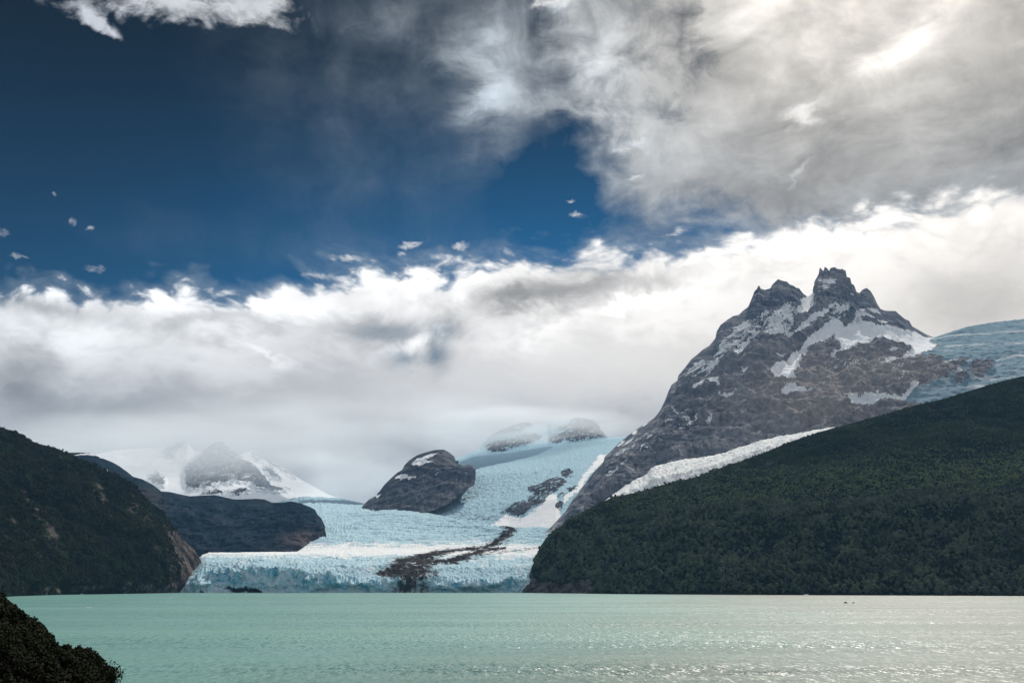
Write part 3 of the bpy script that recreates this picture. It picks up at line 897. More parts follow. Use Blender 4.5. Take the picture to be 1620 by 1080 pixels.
def outcrop(name, u0, u1, ncol, rows, sub, patches, mat=M_ROCK_B, amp=(40, 14, 8), scale=1.0, speck=None, close=(700, None), warm=None, label=None, cat=None, kind='structure', snow=M_SNOW, invert=False, taper=20, jag=(9, 6)):
    """a rock landform; patches are snow (or rock, if invert) outlines"""
    L = Land(u0, u1, ncol, rows, sub, smooth=10)
    U, V = L.U, L.V
    cr = V[-1][None, :]
    p = L.flat(); x, y, z = p.T
    w1 = fbm(p / (60.0 * scale), 5, .62).reshape(U.shape) * jag[0]
    w2 = fbm(p / (60.0 * scale) + 40, 5, .62).reshape(U.shape) * jag[1]
    Uw, Vw = U + w1, V + w2
    s = np.full(U.shape, -99.0)
    for q in patches: s = np.maximum(s, sdist(Uw, Vw, q))
    if speck:
        ledge = np.stack([(x + z * .5) / 150, y / 150, (z - x * .3) / 30], 1) / scale
        nz = fbm(ledge, 5, .6).reshape(U.shape) * 3
        for poly, lev in speck:
            k = np.clip((sdist(Uw, Vw, poly) + 4) / 10, 0, 1)
            s = np.maximum(s, (nz - lev) * 5 - (1 - k) * 30)
    if invert:                                              # snow caught on the ledges of the bare faces
        lg = np.stack([(x + z * .6) / 210, y / 210, (z - x * .5) / 46], 1)
        s = np.where(fbm(lg, 5, .62).reshape(U.shape) > .16, -9.0, s)
    is_s = (s > 0) if not invert else (s <= 0)
    soft = np.clip(np.where(invert, -s, s) / 5, 0, 1)
    big = ridged(np.stack([x / 200, y / 200, z / 400], 1) / scale, 5, .55).reshape(U.shape)
    bed = ridged(np.stack([x * .3 / 120, y / 120, (z - x * .2) / 50], 1) / scale, 4, .55).reshape(U.shape)
    ck = ridged(np.stack([x / 32, y / 32, z / 70], 1) / scale, 4, .6).reshape(U.shape)
    tp = np.clip((V - cr) / taper, .12, 1)
    dirs = L.P.copy(); dirs[..., 2] -= CAM_H; dirs /= np.linalg.norm(dirs, axis=2)[..., None]
    out = L.normals() * .45 - dirs * np.array([1, 1, .3]) * .55
    L.P = L.P + out * ((big * amp[0] + bed * amp[1] + ck * amp[2]) * tp * (1 - soft * .75) + soft * 6 * tp)[..., None]
    G = L.close(back=close[0], drop=close[1], nback=8)
    C = pad(is_s.astype(float), G, 0, 1.0 if invert else 0.0) > .5
    fc = C[:-1, :-1]
    W = pad(warm(U, V) if warm else np.zeros(U.shape), G, 0, 0)
    o = mesh_from_grid(name, G, mat, ~fc, {'warm': W})
    tag(o, label, cat, None, kind)
    if fc.any():
        c = mesh_from_grid('snow', G, snow, fc)
        c['kind'] = 'stuff'
        place_under(c, o)
    return o


# rounded dark nunatak between the two ice streams
outcrop('rock_peak', 572, 752, 260, [
    [(572, 815, 7300), (600, 815, 7200), (655, 820, 7000), (700, 806, 7000), (752, 770, 7200)],
    [(572, 806, 7500), (600, 806, 7350), (655, 806, 7150), (696, 786, 7200), (716, 766, 7350), (742, 745, 7500), (752, 744, 7500)],
    [(572, 803, 7700), (600, 790, 7700), (640, 765, 7700), (700, 745, 7650), (730, 742, 7600), (752, 741, 7600)],
    [(572, 802, 7800), (578, 796, 7800), (584, 790, 7800), (592, 786, 7850), (601, 777, 7900), (608, 767, 7950), (618, 757, 8000), (628, 748, 8050), (637, 743, 8100), (640, 736, 8150), (648, 728, 8200), (660, 720, 8200), (672, 716, 8200), (688, 712, 8200), (702, 711, 8200), (711, 716, 8200), (718, 722, 8150),
     (721, 729, 8100), (725, 728, 8050), (725, 734, 8000), (734, 737, 7900), (741, 735, 7850), (747, 736, 7800), (749, 742, 7700), (752, 752, 7700)]],
    [6, 50, 70], [[(652, 737), (658, 728), (672, 721), (694, 717), (686, 722), (676, 726), (670, 731), (688, 734), (672, 736), (662, 738)], [(624, 757), (632, 751), (638, 751), (648, 756), (660, 757), (648, 761), (634, 760)],
                  [(592, 786), (604, 781), (598, 788)], [(690, 752), (694, 751), (690, 755)]],
    amp=(44, 12, 9), close=(900, 700), label='rounded dark rock peak with a few snow strips between the two ice streams', cat='rock peak', kind='structure')

# far snowy range in the left background
outcrop('mountain', 60, 650, 420, [
    [(60, 815, 9300), (300, 815, 9300), (450, 815, 9300), (650, 818, 9300)],
    [(60, 790, 10000), (300, 788, 10200), (440, 790, 10400), (520, 800, 10200), (650, 812, 10000)],
    [(60, 750, 11000), (200, 745, 11500), (300, 745, 11300), (350, 735, 11400), (400, 745, 11400), (460, 770, 11500), (520, 790, 11000), (650, 810, 10500)],
    [(60, 735, 12500), (120, 725, 12500), (180, 712, 12500), (240, 708, 12500), (262, 706, 12500), (280, 700, 12500), (296, 698, 12500), (305, 712, 12300), (318, 716, 12200), (330, 706, 12200), (338, 700, 12200), (350, 698, 12200), (357, 702, 12200), (362, 709, 12200), (378, 720, 12300), (392, 714, 12600), (402, 712, 12700), (420, 725, 12700), (450, 741, 12700), (470, 755, 12600),
     (490, 766, 12400), (520, 782, 12000), (560, 795, 11500), (650, 808, 11000)]],
    [10, 60, 70], [[(292, 768), (292, 742), (300, 735), (318, 724), (335, 720), (348, 721), (360, 728), (375, 728), (388, 732), (400, 741), (412, 753), (422, 764), (434, 774), (455, 777), (440, 780), (420, 779), (412, 770), (395, 766), (372, 764), (352, 766), (336, 768), (332, 772), (320, 772), (306, 779), (298, 776)],
                   [(318, 786), (340, 779), (362, 781), (384, 777), (396, 779), (386, 783), (372, 786), (350, 784), (334, 788)], [(396, 766), (420, 770), (440, 776), (424, 778), (404, 776)],
                   [(318, 720), (330, 706), (350, 696), (362, 708), (378, 722), (366, 730), (352, 722), (338, 716), (326, 722)], [(236, 764), (240, 754), (250, 752), (260, 760), (258, 772), (244, 770)],
                   [(262, 714), (272, 702), (296, 697), (292, 708), (276, 716), (268, 722)], [(396, 712), (412, 718), (440, 738), (470, 756), (455, 752), (428, 736), (408, 728)], [(418, 742), (430, 746), (442, 760), (428, 758), (420, 750)]],
    amp=(90, 26, 16), scale=1.4, close=(1500, 1200), invert=True, snow=M_SNOW, jag=(11, 7), taper=8, kind='structure', label='far snowy range with a streaked rock peak fading into low cloud')

# dark blue shoulder on the left, reaching to the glacier
outcrop('mountain', 60, 514, 420, [
    [(60, 900, 5300), (300, 890, 5400), (470, 885, 5300), (514, 885, 5500)],
    [(60, 870, 5400), (300, 872, 5500), (465, 873, 5400), (490, 856, 5650), (514, 840, 5800)],
    [(60, 800, 6000), (200, 805, 6000), (300, 825, 5900), (400, 830, 5850), (480, 828, 5800), (514, 834, 5850)],
    [(60, 715, 7000), (115, 716, 7000), (130, 716, 7000), (142, 717, 7000), (155, 722, 6950), (165, 726, 6950), (178, 731, 6900), (190, 738, 6850), (202, 747, 6800), (210, 754, 6750), (225, 758, 6700), (240, 766, 6650), (255, 777, 6600), (268, 778, 6550), (280, 781, 6500), (300, 785, 6500), (320, 784, 6500), (340, 783, 6500), (352, 786, 6500), (370, 790, 6400), (385, 790, 6400),
     (405, 789, 6400), (418, 790, 6350), (430, 795, 6300), (445, 795, 6250), (460, 793, 6200), (475, 796, 6150), (490, 802, 6100), (498, 806, 6050), (502, 814, 6000), (508, 819, 5950), (510, 823, 5900), (514, 833, 5870)]],
    [8, 60, 90], [[(118, 720), (135, 716), (150, 719), (162, 724), (146, 721), (128, 721)], [(168, 746), (176, 749), (170, 750)]],
    amp=(50, 6, 7), mat=M_SHOULDER, close=(1200, 700), speck=[([(60, 718), (150, 718), (250, 775), (450, 800), (440, 806), (240, 790), (150, 750)], 1.35)],
    warm=lambda U, V: np.exp(-((U - 235) / 22) ** 2 - ((V - 790) / 18) ** 2) * .4 + np.exp(-((U - 480) / 30) ** 2 - ((V - 858) / 14) ** 2) * .8, kind='structure', label='dark blue rounded shoulder of rock between the left hill and the glacier')


# ------------------------------------------------------------------ main glacier
def main_glacier():
    dw = float(dwater(937))
    rows = [
        [(284, 937, dw), (300, 937, dw - 15), (500, 937, dw), (835, 937, dw), (900, 937, dw)],
        [(284, 934, dw + 8), (292, 924, dw + 25), (300, 920, dw + 30), (310, 914, dw + 40), (325, 908, dw + 60), (340, 904, dw + 70), (370, 899, dw + 60), (400, 896, dw + 55), (430, 898, dw + 50), (460, 903, dw + 40), (490, 907, dw + 30), (520, 909, dw + 28), (545, 916, dw + 24), (575, 919, dw + 22), (610, 919, dw + 22), (640, 914, dw + 30), (680, 914, dw + 30), (720, 918, dw + 22), (780, 918, dw + 22), (835, 919, dw + 22), (900, 918, dw + 22)],
        [(284, 930, dw + 30), (300, 913, dw + 80), (325, 892, dw + 170), (360, 886, dw + 220), (450, 886, dw + 240), (520, 892, dw + 200), (560, 898, dw + 160), (640, 894, dw + 170), (700, 898, dw + 150), (800, 897, dw + 160), (900, 892, dw + 160)],
        [(284, 925, dw + 60), (318, 881, 4650), (330, 874, 4800), (465, 873, 5000), (560, 872, 5000), (660, 873, 4950), (740, 874, 4900), (800, 869, 4900), (900, 864, 4900)],
        [(284, 924, dw + 80), (330, 875, 5200), (466, 874.5, 5250), (480, 867, 5350), (520, 862, 5400), (620, 861, 5400), (700, 861, 5350), (760, 862, 5300), (800, 856, 5250), (900, 848, 5200)],
        [(284, 924, dw + 90), (330, 876, 5400), (470, 876, 5500), (490, 856, 5800), (505, 838, 6000), (560, 832, 6200), (620, 834, 6150), (700, 845, 5900), (780, 850, 5650), (800, 846, 5550), (900, 842, 5450)],
        [(284, 924, dw + 100), (330, 877, 5500), (440, 872, 6600), (480, 815, 7200), (510, 810, 7200), (560, 810, 7200), (620, 812, 6900), (700, 826, 6400), (760, 835, 6050), (800, 840, 5850), (900, 838, 5650)],
        [(284, 924, dw + 110), (330, 878, 5600), (420, 830, 7600), (480, 800, 8200), (520, 797, 8400), (560, 798, 8300), (600, 802, 7800), (640, 806, 7300), (690, 816, 6800), (740, 827, 6350), (780, 833, 6150), (806, 836, 6050), (900, 836, 5900)],
        [(284, 924, dw + 120), (330, 879, 5700), (420, 800, 9500), (480, 785, 9800), (540, 788, 9800), (575, 798, 9000), (600, 806, 8200), (640, 809, 7600), (690, 818, 7000), (740, 829, 6500), (800, 838, 6200), (900, 840, 6000)],
    ]
    L = Land(284, 892, 700, rows, [44, 52, 50, 30, 40, 50, 30, 10], smooth=6)
    U, V = L.U, L.V
    p = L.flat(); x, y, z = p.T
    rowi = np.arange(V.shape[0])[:, None] + 0 * V
    front = np.clip((rowi - 2) / 26, 0, 1) * np.clip((175 - rowi) / 70, 0, 1)          # broken zone near the front
    top = np.clip((rowi - 90) / 40, 0, 1)
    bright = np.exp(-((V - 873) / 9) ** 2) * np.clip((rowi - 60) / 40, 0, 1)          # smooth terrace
    col = billow(np.stack([x / 20, y / 36, z / 110], 1), 4, .6).reshape(U.shape)         # seracs as columns
    blk = ridged(np.stack([x / 24, y / 34, z / 40], 1), 4, .6).reshape(U.shape)
    cre = ridged(np.stack([x / 150 + y / 300, y / 46, z / 90], 1), 4, .6).reshape(U.shape)
    und = fbm(np.stack([x / 160, y / 160, z / 160], 1), 4).reshape(U.shape)
    lf = np.clip(.62 + 1.1 * fbm(np.stack([x / 110, y / 150, z / 110], 1), 3), .15, 1.2).reshape(U.shape)
    amp = front * (col * 17 + blk * 5 - 6) * (1 - bright * .8) * lf + top * (cre * 16 + col * 8 + np.clip(ridged(np.stack([x / 320 + y / 500, y / 105 + x / 500, z / 400], 1), 3, .45).reshape(U.shape) - .55, 0, 1) * -46) * (1 - bright * .85) + und * 10 * front
    tip = np.clip((U - 284) / 30, .05, 1)
    L.push(amp * tip * .8, (0, 0, 1))
    face = np.exp(-((rowi - 26) / 22) ** 2)
    vf = ridged(np.stack([x / 26, y / 90, z / 260], 1), 4, .6).reshape(U.shape)
    vb = fbm(np.stack([x / 60, y / 60, z / 45], 1), 4, .6).reshape(U.shape)
    vc = billow(np.stack([x / 95, y / 95, z / 60], 1), 3, .5).reshape(U.shape)
    L.push(face * (vf * 28 + vb * 36 + vc * 40 - 10) * tip, (0, -1, 0))
    L.push(np.exp(-((rowi - 40) / 14) ** 2) * (billow(np.stack([x / 46, y / 60, z / 200], 1), 3, .6).reshape(U.shape) * 26 - 8) * tip, (0, 0, 1))
    # the dark hollow at the waterline under the left end
    cj, ck = fbm(p / 14.0, 4, .65).reshape(U.shape) * 9, fbm(p / 14.0 + 7, 4, .65).reshape(U.shape) * 5
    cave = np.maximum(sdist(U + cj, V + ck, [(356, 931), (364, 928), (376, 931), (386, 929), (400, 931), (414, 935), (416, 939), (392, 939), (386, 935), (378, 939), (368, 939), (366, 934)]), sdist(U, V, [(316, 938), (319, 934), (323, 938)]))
    L.push(np.clip((cave + 1) / 3, 0, 1) * 55, (0, 1, 0))

    # rock debris carried in bands, plus painted shade in the hollow
    du = fbm(p / 30.0, 4, .65).reshape(U.shape) * 14
    dv = fbm(p / 30.0 + 21, 4, .65).reshape(U.shape) * 5

    def band(pts, wd):
        U, V = L.U + du, L.V + dv
        p_ = np.array(pts, float); best = np.full(U.shape, 0.0)
        for (x0, y0, w0), (x1, y1, w1_) in zip(p_[:-1], p_[1:]):
            ex, ey = x1 - x0, y1 - y0
            t = np.clip(((U - x0) * ex + (V - y0) * ey) / (ex * ex + ey * ey), 0, 1)
            w = (w0 + (w1_ - w0) * t) * wd
            best = np.maximum(best, np.exp(-(((U - x0 - t * ex) ** 2) * .35 + (V - y0 - t * ey) ** 2) / w ** 2))
        return best
    deb_shade = band([(800, 835, 3), (808, 842, 6), (801, 850, 6), (787, 859, 5), (770, 867, 3.6), (740, 870, 2.8), (710, 873, 4), (690, 878, 8), (672, 884, 9), (645, 888, 6), (634, 893, 10), (620, 906, 10), (604, 908, 6)], 1.0)
    deb_shade = np.maximum(deb_shade, band([(800, 868, 2), (775, 871, 4), (752, 877, 7), (735, 884, 7), (715, 889, 5), (690, 891, 4), (660, 892, 6)], 1.0))
    deb_shade = np.maximum(deb_shade, band([(866, 866, 2), (830, 870, 3), (800, 873, 4), (770, 878, 6), (755, 886, 5)], 1.0) * .52)
    deb_shade = np.maximum(deb_shade, np.exp(-((U - 650 - du) / 46) ** 2 - ((V - 905) / 22) ** 2) * 1.0)
    deb_shade = np.maximum(deb_shade, np.exp(-((U - 650 - du) / 40) ** 2 - ((V - 928) / 16) ** 2) * .85)
    deb_shade = np.maximum(deb_shade, np.exp(-((U - 835) / 40) ** 2 - ((V - 852) / 14) ** 2) * .30)
    deb_shade = np.maximum(deb_shade, np.clip((cave + 1) / 2, 0, 1) * 1.0)  # shade of the hollow painted in with the debris colour
    L.push(np.clip(deb_shade, 0, 1) * 6 * top, (0, 0, 1))
    blue = face * .9 + .75 * np.clip((866 - V) / 16, 0, 1) - .5 * bright + .42 * front + .45 * np.exp(-((V - 800) / 10) ** 2) * np.clip((V < 820) * 1.0, 0, 1)  # sunlit white terrace and cloud-shaded upper ice put into the colour
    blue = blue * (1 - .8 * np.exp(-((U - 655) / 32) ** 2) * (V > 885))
    G = L.close(back=900, drop=500, nback=6, skirt=40)
    o = mesh_from_grid('glacier', G, M_ICE, None, {'blue': pad(blue, G, 1), 'debris': pad(deb_shade, G, 1)})
    tag(o, 'wide main glacier with jagged blue ice cliff and dark moraine stripe at the lake', 'glacier')
    return L


main_glacier()

# ------------------------------------------------------------------ left hillside
LH_CREST = [(-500, 560), (-300, 600), (-100, 655), (0, 675), (12, 679), (28, 686), (45, 695), (60, 702), (90, 711), (110, 718), (125, 726), (140, 731), (160, 741), (175, 747), (195, 756), (208, 763), (216, 771), (228, 785), (240, 795), (252, 805), (262, 816), (270, 829), (278, 837), (287, 850), (298, 861), (307, 869),
            (314, 880), (319, 889), (323, 897), (325, 903), (326, 908), (330, 937)]


def left_hill():
    rows = [
        [(-500, 957, float(dwater(957))), (-200, 950, float(dwater(950))), (0, 944, float(dwater(944))), (40, 942, float(dwater(942))), (100, 940.3, float(dwater(940.3))), (200, 938.6, float(dwater(938.6))), (270, 937.3, float(dwater(937.3))), (300, 937.0, 4300), (330, 936.8, 4350)],
        [(-500, 880, 2200), (-200, 880, 2700), (0, 880, 3250), (150, 895, 3720), (250, 908, 4000), (300, 915, 4340), (326, 925, 4370), (330, 936.7, 4380)],
        [(-500, 740, 2900), (-200, 770, 3300), (0, 790, 3700), (150, 815, 3980), (230, 840, 4120), (280, 872, 4330), (310, 890, 4390), (326, 917, 4390), (330, 936.65, 4390)],
        [(u, v, np.interp(u, [-500, -200, 0, 200, 280, 326, 330], [3900, 4100, 4250, 4400, 4440, 4430, 4400])) for u, v in LH_CREST],
    ]
    L = Land(-500, 329, 560, rows, [60, 90, 110], smooth=14)
    U, V = L.U, L.V
    cr = V[-1][None, :]
    p = L.flat(); x, y, z = p.T
    tp = np.clip((V - cr) / 60, .05, 1) * np.clip((937 - V + 3) / 10, .1, 1)
    big = ridged(np.stack([(x - z * .25) / 260, y / 300, z / 420], 1), 5, .5).reshape(U.shape)
    mid = fbm(p / 70.0, 5, .6).reshape(U.shape)
    L.push((big * 48 + mid * 22) * tp)
    rock = .20 + .25 * np.exp(-((U - 290) / 60) ** 2) + .55 * np.clip(1 - ((330 - U) / 95), 0, 1) * np.clip((V - 820) / 40, 0, 1) + .35 * np.exp(-((V - 934) / 5) ** 2) * (U > 60) \
        + .34 * np.exp(-(((U - 160) - (V - 790) * .35) / 9) ** 2) * np.exp(-((V - 790) / 55) ** 2) + .28 * np.exp(-(((U - 60) - (V - 830) * .5) / 9) ** 2) * np.exp(-((V - 830) / 50) ** 2) + .32 * np.exp(-(((U - 215) - (V - 815) * .3) / 12) ** 2) * np.exp(-((V - 815) / 40) ** 2) + .15 * np.exp(-((U - 50) / 50) ** 2 - ((V - 840) / 60) ** 2)
    G = L.close(back=900, nback=10, skirt=40)
    o = mesh_from_grid('hill', G, M_GROUND, None, {'rock': pad(rock, G, 1)})
    tag(o, 'dark steep scrub covered hill with bare rock at its foot beside the ice front', None, None, 'structure')
    return L, rock


LH, LH_ROCK = left_hill()


# ------------------------------------------------------------------ right forested hill
def right_hill():
    w = lambda v: float(dwater(v))
    rows = [
        [(826, 937.2, w(937.2)), (900, 938.2, w(938.2)), (1000, 939.3, w(939.3)), (1200, 940.5, w(940.5)), (1620, 942.2, w(942.2)), (2500, 947, w(947))],
        [(826, 936.5, 4155), (840, 924, 4150), (870, 914, 4060), (960, 918, 3880), (1000, 920, 3720), (1100, 905, 3620), (1620, 895, 3330), (2500, 880, 3000)],
        [(826, 934, 4170), (835, 920, 4180), (860, 888, 4200), (950, 860, 4120), (1100, 838, 3950), (1300, 815, 3800), (1620, 790, 3600), (2500, 730, 3300)],
        [(826, 932, 4190), (838, 910, 4200), (865, 865, 4290), (950, 815, 4430), (1100, 782, 4480), (1300, 742, 4420), (1620, 720, 4250), (2500, 600, 4000)],
        [(u, v, hill_crest_d(u)) for u, v in HILL_CREST],
    ]
    L = Land(np.concatenate([np.linspace(826, 1660, 520), np.linspace(1680, 2400, 60)]), None, 0, rows, [24, 60, 70, 60], smooth=22)
    U, V = L.U, L.V
    cr = V[-1][None, :]
    p = L.flat(); x, y, z = p.T
    tp = np.clip((V - cr) / 14, .15, 1) * np.clip((941 - V) / 12, .12, 1)
    big = fbm(np.stack([x / 420, y / 420, z / 420], 1), 5, .55).reshape(U.shape)
    mid = fbm(p / 60.0, 4).reshape(U.shape)
    L.push((big * 75 + mid * 10) * tp)
    rock = .0 * U + 1.1 * np.clip(1 - np.abs(V - 930) / 22, 0, 1) * np.clip((975 - U) / 60, 0, 1) + .9 * np.clip((850 - U) / 14, 0, 1)
    G = L.close(back=500, drop=500, nback=8, skirt=40)
    o = mesh_from_grid('hill', G, M_GROUND, None, {'rock': pad(rock, G, 1)})
    tag(o, 'broad dark green forested hill sloping down to the glittering lake', None, None, 'structure')
    return L, rock


RH, RH_ROCK = right_hill()


# ------------------------------------------------------------------ trees
def leaf_material(name, c1, c2, rnd=0.5):
    def build(N, b):
        oi = N.n('ShaderNodeObjectInfo')
        g = N.n('ShaderNodeNewGeometry')
        n = N.noise(g.outputs['Position'], 0.012, 4, 0.6)[0]
        f = N.clamp(N.add(N.mul(oi.outputs['Random'], rnd), N.mul(N.ss(n, .35, .65), 1 - rnd)))
        c = N.mix(f, c1, c2)
        k = N.noise(g.outputs['Position'], 0.35, 3, 0.6)[0]
        N.put(b.inputs['Base Color'], N.vm('SCALE', c, N.lin(k, .3, .7, .7, 1.3)))
        b.inputs['Roughness'].default_value = 0.75
        b.inputs['Specular IOR Level'].default_value = 0.05
    return material(name, build)


M_LEAF = leaf_material('beech leaves', (0.014, 0.030, 0.028), (0.112, 0.150, 0.092))
M_LEAF_SUNLIT = leaf_material('light scrub leaves', (0.068, 0.116, 0.056), (0.155, 0.205, 0.094), .35)  # green lightened to paint sunlight along the hill's shelf
M_LEAF_D = leaf_material('dark scrub leaves', (0.007, 0.014, 0.012), (0.044, 0.056, 0.036))
M_BARK = material('bark', lambda N, b: (N.put(b.inputs['Base Color'], N.mix(N.noise(None, 6.0, 4)[0], (0.05, 0.042, 0.035), (0.13, 0.115, 0.10))), b.inputs['Roughness'].__setattr__('default_value', .9)))


def crown_mesh(name, mat, seed, lumps=6, leaves=170, r=5.0, h=9.0, base=3.0, core=True):
    """uneven crown: leaf clumps spread through a handful of bough masses"""
    g = np.random.default_rng(seed)
    cs = []
    for k in range(lumps):
        a = g.uniform(0, 2 * math.pi); q = g.uniform(0.1, .62) * r
        t = (k + .5) / lumps
        cs.append((q * math.cos(a) * (1.15 - t * .7), q * math.sin(a) * (1.15 - t * .7), base + (h - base) * (.22 + .62 * t), r * g.uniform(.36, .58) * (1.1 - .35 * t)))
    V, F = [], []
    for cx, cy, cz, cr in (cs if core else []):
        k = len(V)
        nu, nv = 8, 5
        for j in range(nv + 1):
            for i in range(nu):
                a = 2 * math.pi * (i + .5 * (j % 2)) / nu; b_ = -math.pi / 2 + math.pi * j / nv
                q = cr * .88 * g.uniform(.8, 1.15)
                V.append((cx + q * math.cos(a) * math.cos(b_), cy + q * math.sin(a) * math.cos(b_), cz + q * .8 * math.sin(b_)))
        for j in range(nv):
            for i in range(nu):
                F.append((k + j * nu + i, k + j * nu + (i + 1) % nu, k + (j + 1) * nu + (i + 1) % nu, k + (j + 1) * nu + i))
    for i in range(leaves):
        cx, cy, cz, cr = cs[g.integers(lumps)]
        d = g.normal(size=3); d /= np.linalg.norm(d)
        if d[2] < -.5: d[2] *= -.5
        c = np.array([cx, cy, cz]) + d * cr * g.uniform(.72, 1.08) * np.array([1, 1, .8])
        s = r * g.uniform(.10, .2)
        n = d + g.normal(size=3) * .45; n /= np.linalg.norm(n)
        t = np.cross(n, g.normal(size=3)); t /= np.linalg.norm(t)
        b = np.cross(n, t)
        k = len(V)
        V += [tuple(c + t * s), tuple(c + b * s * .8 - n * s * .2), tuple(c - t * s * .9), tuple(c - b * s * .85 - n * s * .25), tuple(c + n * s * .35)]
        F += [(k, k + 1, k + 4), (k + 1, k + 2, k + 4), (k + 2, k + 3, k + 4), (k + 3, k, k + 4)]
    me = bpy.data.meshes.new(name)
    me.from_pydata(V, [], F)
    me.materials.append(mat)
    return me


def trunk_mesh(name, seed, h=5.0, r=.32, limbs=4, spread=2.4):
    g = np.random.default_rng(seed)
    V, F = [], []

    def tube(a, b, r0, r1, n=5):
        a, b = np.array(a), np.array(b)
        d = (b - a) / np.linalg.norm(b - a)
        t = np.cross(d, (0.3, .8, .1)); t /= np.linalg.norm(t); s = np.cross(d, t)
        k = len(V)
        for c, rr in ((a, r0), (b, r1)):
            for i in range(n):
                w_ = 2 * math.pi * i / n
                V.append(tuple(c + (t * math.cos(w_) + s * math.sin(w_)) * rr))
        for i in range(n):
            F.append((k + i, k + (i + 1) % n, k + n + (i + 1) % n, k + n + i))
    mid = (g.uniform(-.3, .3), g.uniform(-.3, .3), h * .5)
    tube((0, 0, -1.0), mid, r, r * .75)
    tube(mid, (0, 0, h), r * .75, r * .4)
    for k in range(limbs):
        a = g.uniform(0, 6.28)
        tube((mid[0], mid[1], h * g.uniform(.5, .85)), (spread * math.cos(a), spread * math.sin(a), h * g.uniform(1.0, 1.35)), r * .4, r * .15)
    me = bpy.data.meshes.new(name)
    me.from_pydata(V, [], F)
    me.materials.append(M_BARK)
    return me


CROWNS = [crown_mesh('crown', M_LEAF, 11, 6, 150, 5.2, 10.0, 2.4), crown_mesh('crown', M_LEAF, 12, 8, 190, 6.0, 11.0, 3.0), crown_mesh('crown', M_LEAF, 13, 5, 140, 4.4, 12.0, 2.6), crown_mesh('crown', M_LEAF, 14, 7, 170, 6.4, 8.6, 1.8)]
TRUNKS = [trunk_mesh('trunk', 21 + k, 5.5) for k in range(4)]
SCRUBS = [crown_mesh('crown', M_LEAF_SUNLIT, 31, 5, 90, 4.2, 4.6, .2), crown_mesh('crown', M_LEAF_SUNLIT, 32, 6, 110, 4.6, 3.8, 0.0)]
M_UNDER = leaf_material('undergrowth leaves', (0.004, 0.006, 0.003), (0.015, 0.020, 0.008), .6)  # leaves kept near black to paint the bank's shade
UNDERS = [crown_mesh('crown', M_UNDER, 51, 7, 150, 4.0, 4.6, -.6, False), crown_mesh('crown', M_UNDER, 52, 9, 170, 4.4, 3.6, -.6, False)]
DARKS = [crown_mesh('crown', M_LEAF_D, 41, 5, 90, 3.6, 5.0, .2), crown_mesh('crown', M_LEAF_D, 42, 6, 100, 3.2, 6.0, .6)]


def sample_surface(L, n, weight):
    """random points on a net, weighted by true area times WEIGHT"""
    P = L.P
    e1 = P[:-1, 1:] - P[:-1, :-1]; e2 = P[1:, :-1] - P[:-1, :-1]
    area = np.linalg.norm(np.cross(e1, e2), axis=2)
    w = area * weight[:-1, :-1]
    w = w.ravel() / w.sum()
    k = rng.choice(len(w), size=n, p=w)
    i, j = np.unravel_index(k, area.shape)
    a, b = rng.random(n), rng.random(n)
    pt = P[i, j] + e1[i, j] * a[:, None] + e2[i, j] * b[:, None]
    return pt, L.U[i, j], L.V[i, j]


def forest(name, pts, scl, meshes, label=None):
    """one object: points that carry crowns as instances"""
    me = bpy.data.meshes.new(name)
    me.vertices.add(len(pts)); me.vertices.foreach_set('co', np.asarray(pts, np.float32).ravel())
    for an, arr in (('size', scl), ('turn', rng.uniform(0, 6.283, len(pts)))):
        a = me.attributes.new(an, 'FLOAT', 'POINT'); a.data.foreach_set('value', np.asarray(arr, np.float32))
    a = me.attributes.new('pick', 'INT', 'POINT'); a.data.foreach_set('value', rng.integers(0, len(meshes), len(pts)).astype(np.int32))
    o = bpy.data.objects.new(name, me); COL.objects.link(o)
    ng = bpy.data.node_groups.new(name, 'GeometryNodeTree')
    ng.interface.new_socket('Geometry', in_out='INPUT', socket_type='NodeSocketGeometry')
    ng.interface.new_socket('Geometry', in_out='OUTPUT', socket_type='NodeSocketGeometry')
    nd, lk = ng.nodes, ng.links
    gi, go = nd.new('NodeGroupInput'), nd.new('NodeGroupOutput')
    g2i = nd.new('GeometryNodeGeometryToInstance')
    for src in meshes:
        oi = nd.new('GeometryNodeObjectInfo'); oi.inputs['Object'].default_value = src
        oi.transform_space = 'ORIGINAL'
        lk.new(oi.outputs['Geometry'], g2i.inputs[0])
    iop = nd.new('GeometryNodeInstanceOnPoints')
    iop.inputs['Pick Instance'].default_value = True

    def named(n_, t):
        a_ = nd.new('GeometryNodeInputNamedAttribute'); a_.data_type = t; a_.inputs['Name'].default_value = n_
        return a_.outputs['Attribute']
    lk.new(gi.outputs[0], iop.inputs['Points'])
    lk.new(g2i.outputs[0], iop.inputs['Instance'])
    lk.new(named('pick', 'INT'), iop.inputs['Instance Index'])
    lk.new(named('size', 'FLOAT'), iop.inputs['Scale'])
    cx = nd.new('ShaderNodeCombineXYZ'); lk.new(named('turn', 'FLOAT'), cx.inputs[2])
    e2r = nd.new('FunctionNodeEulerToRotation'); lk.new(cx.outputs[0], e2r.inputs[0])
    lk.new(e2r.outputs[0], iop.inputs['Rotation'])
    lk.new(iop.outputs[0], go.inputs[0])
    md = o.modifiers.new('grow', 'NODES'); md.node_group = ng
    tag(o, label, None, None, 'stuff')
    return o


def make_tree(k, loc, s, rot, label, group):
    t = bpy.data.objects.new('beech_tree', None); COL.objects.link(t)
    t.location = loc; t.scale = (s, s, s); t.rotation_euler = (0, 0, rot)
    tag(t, label, 'tree', group)
    for nm, me in (('trunk', TRUNKS[k]), ('crown', CROWNS[k])):
        c = bpy.data.objects.new(nm, me); COL.objects.link(c); c.parent = t
    return t


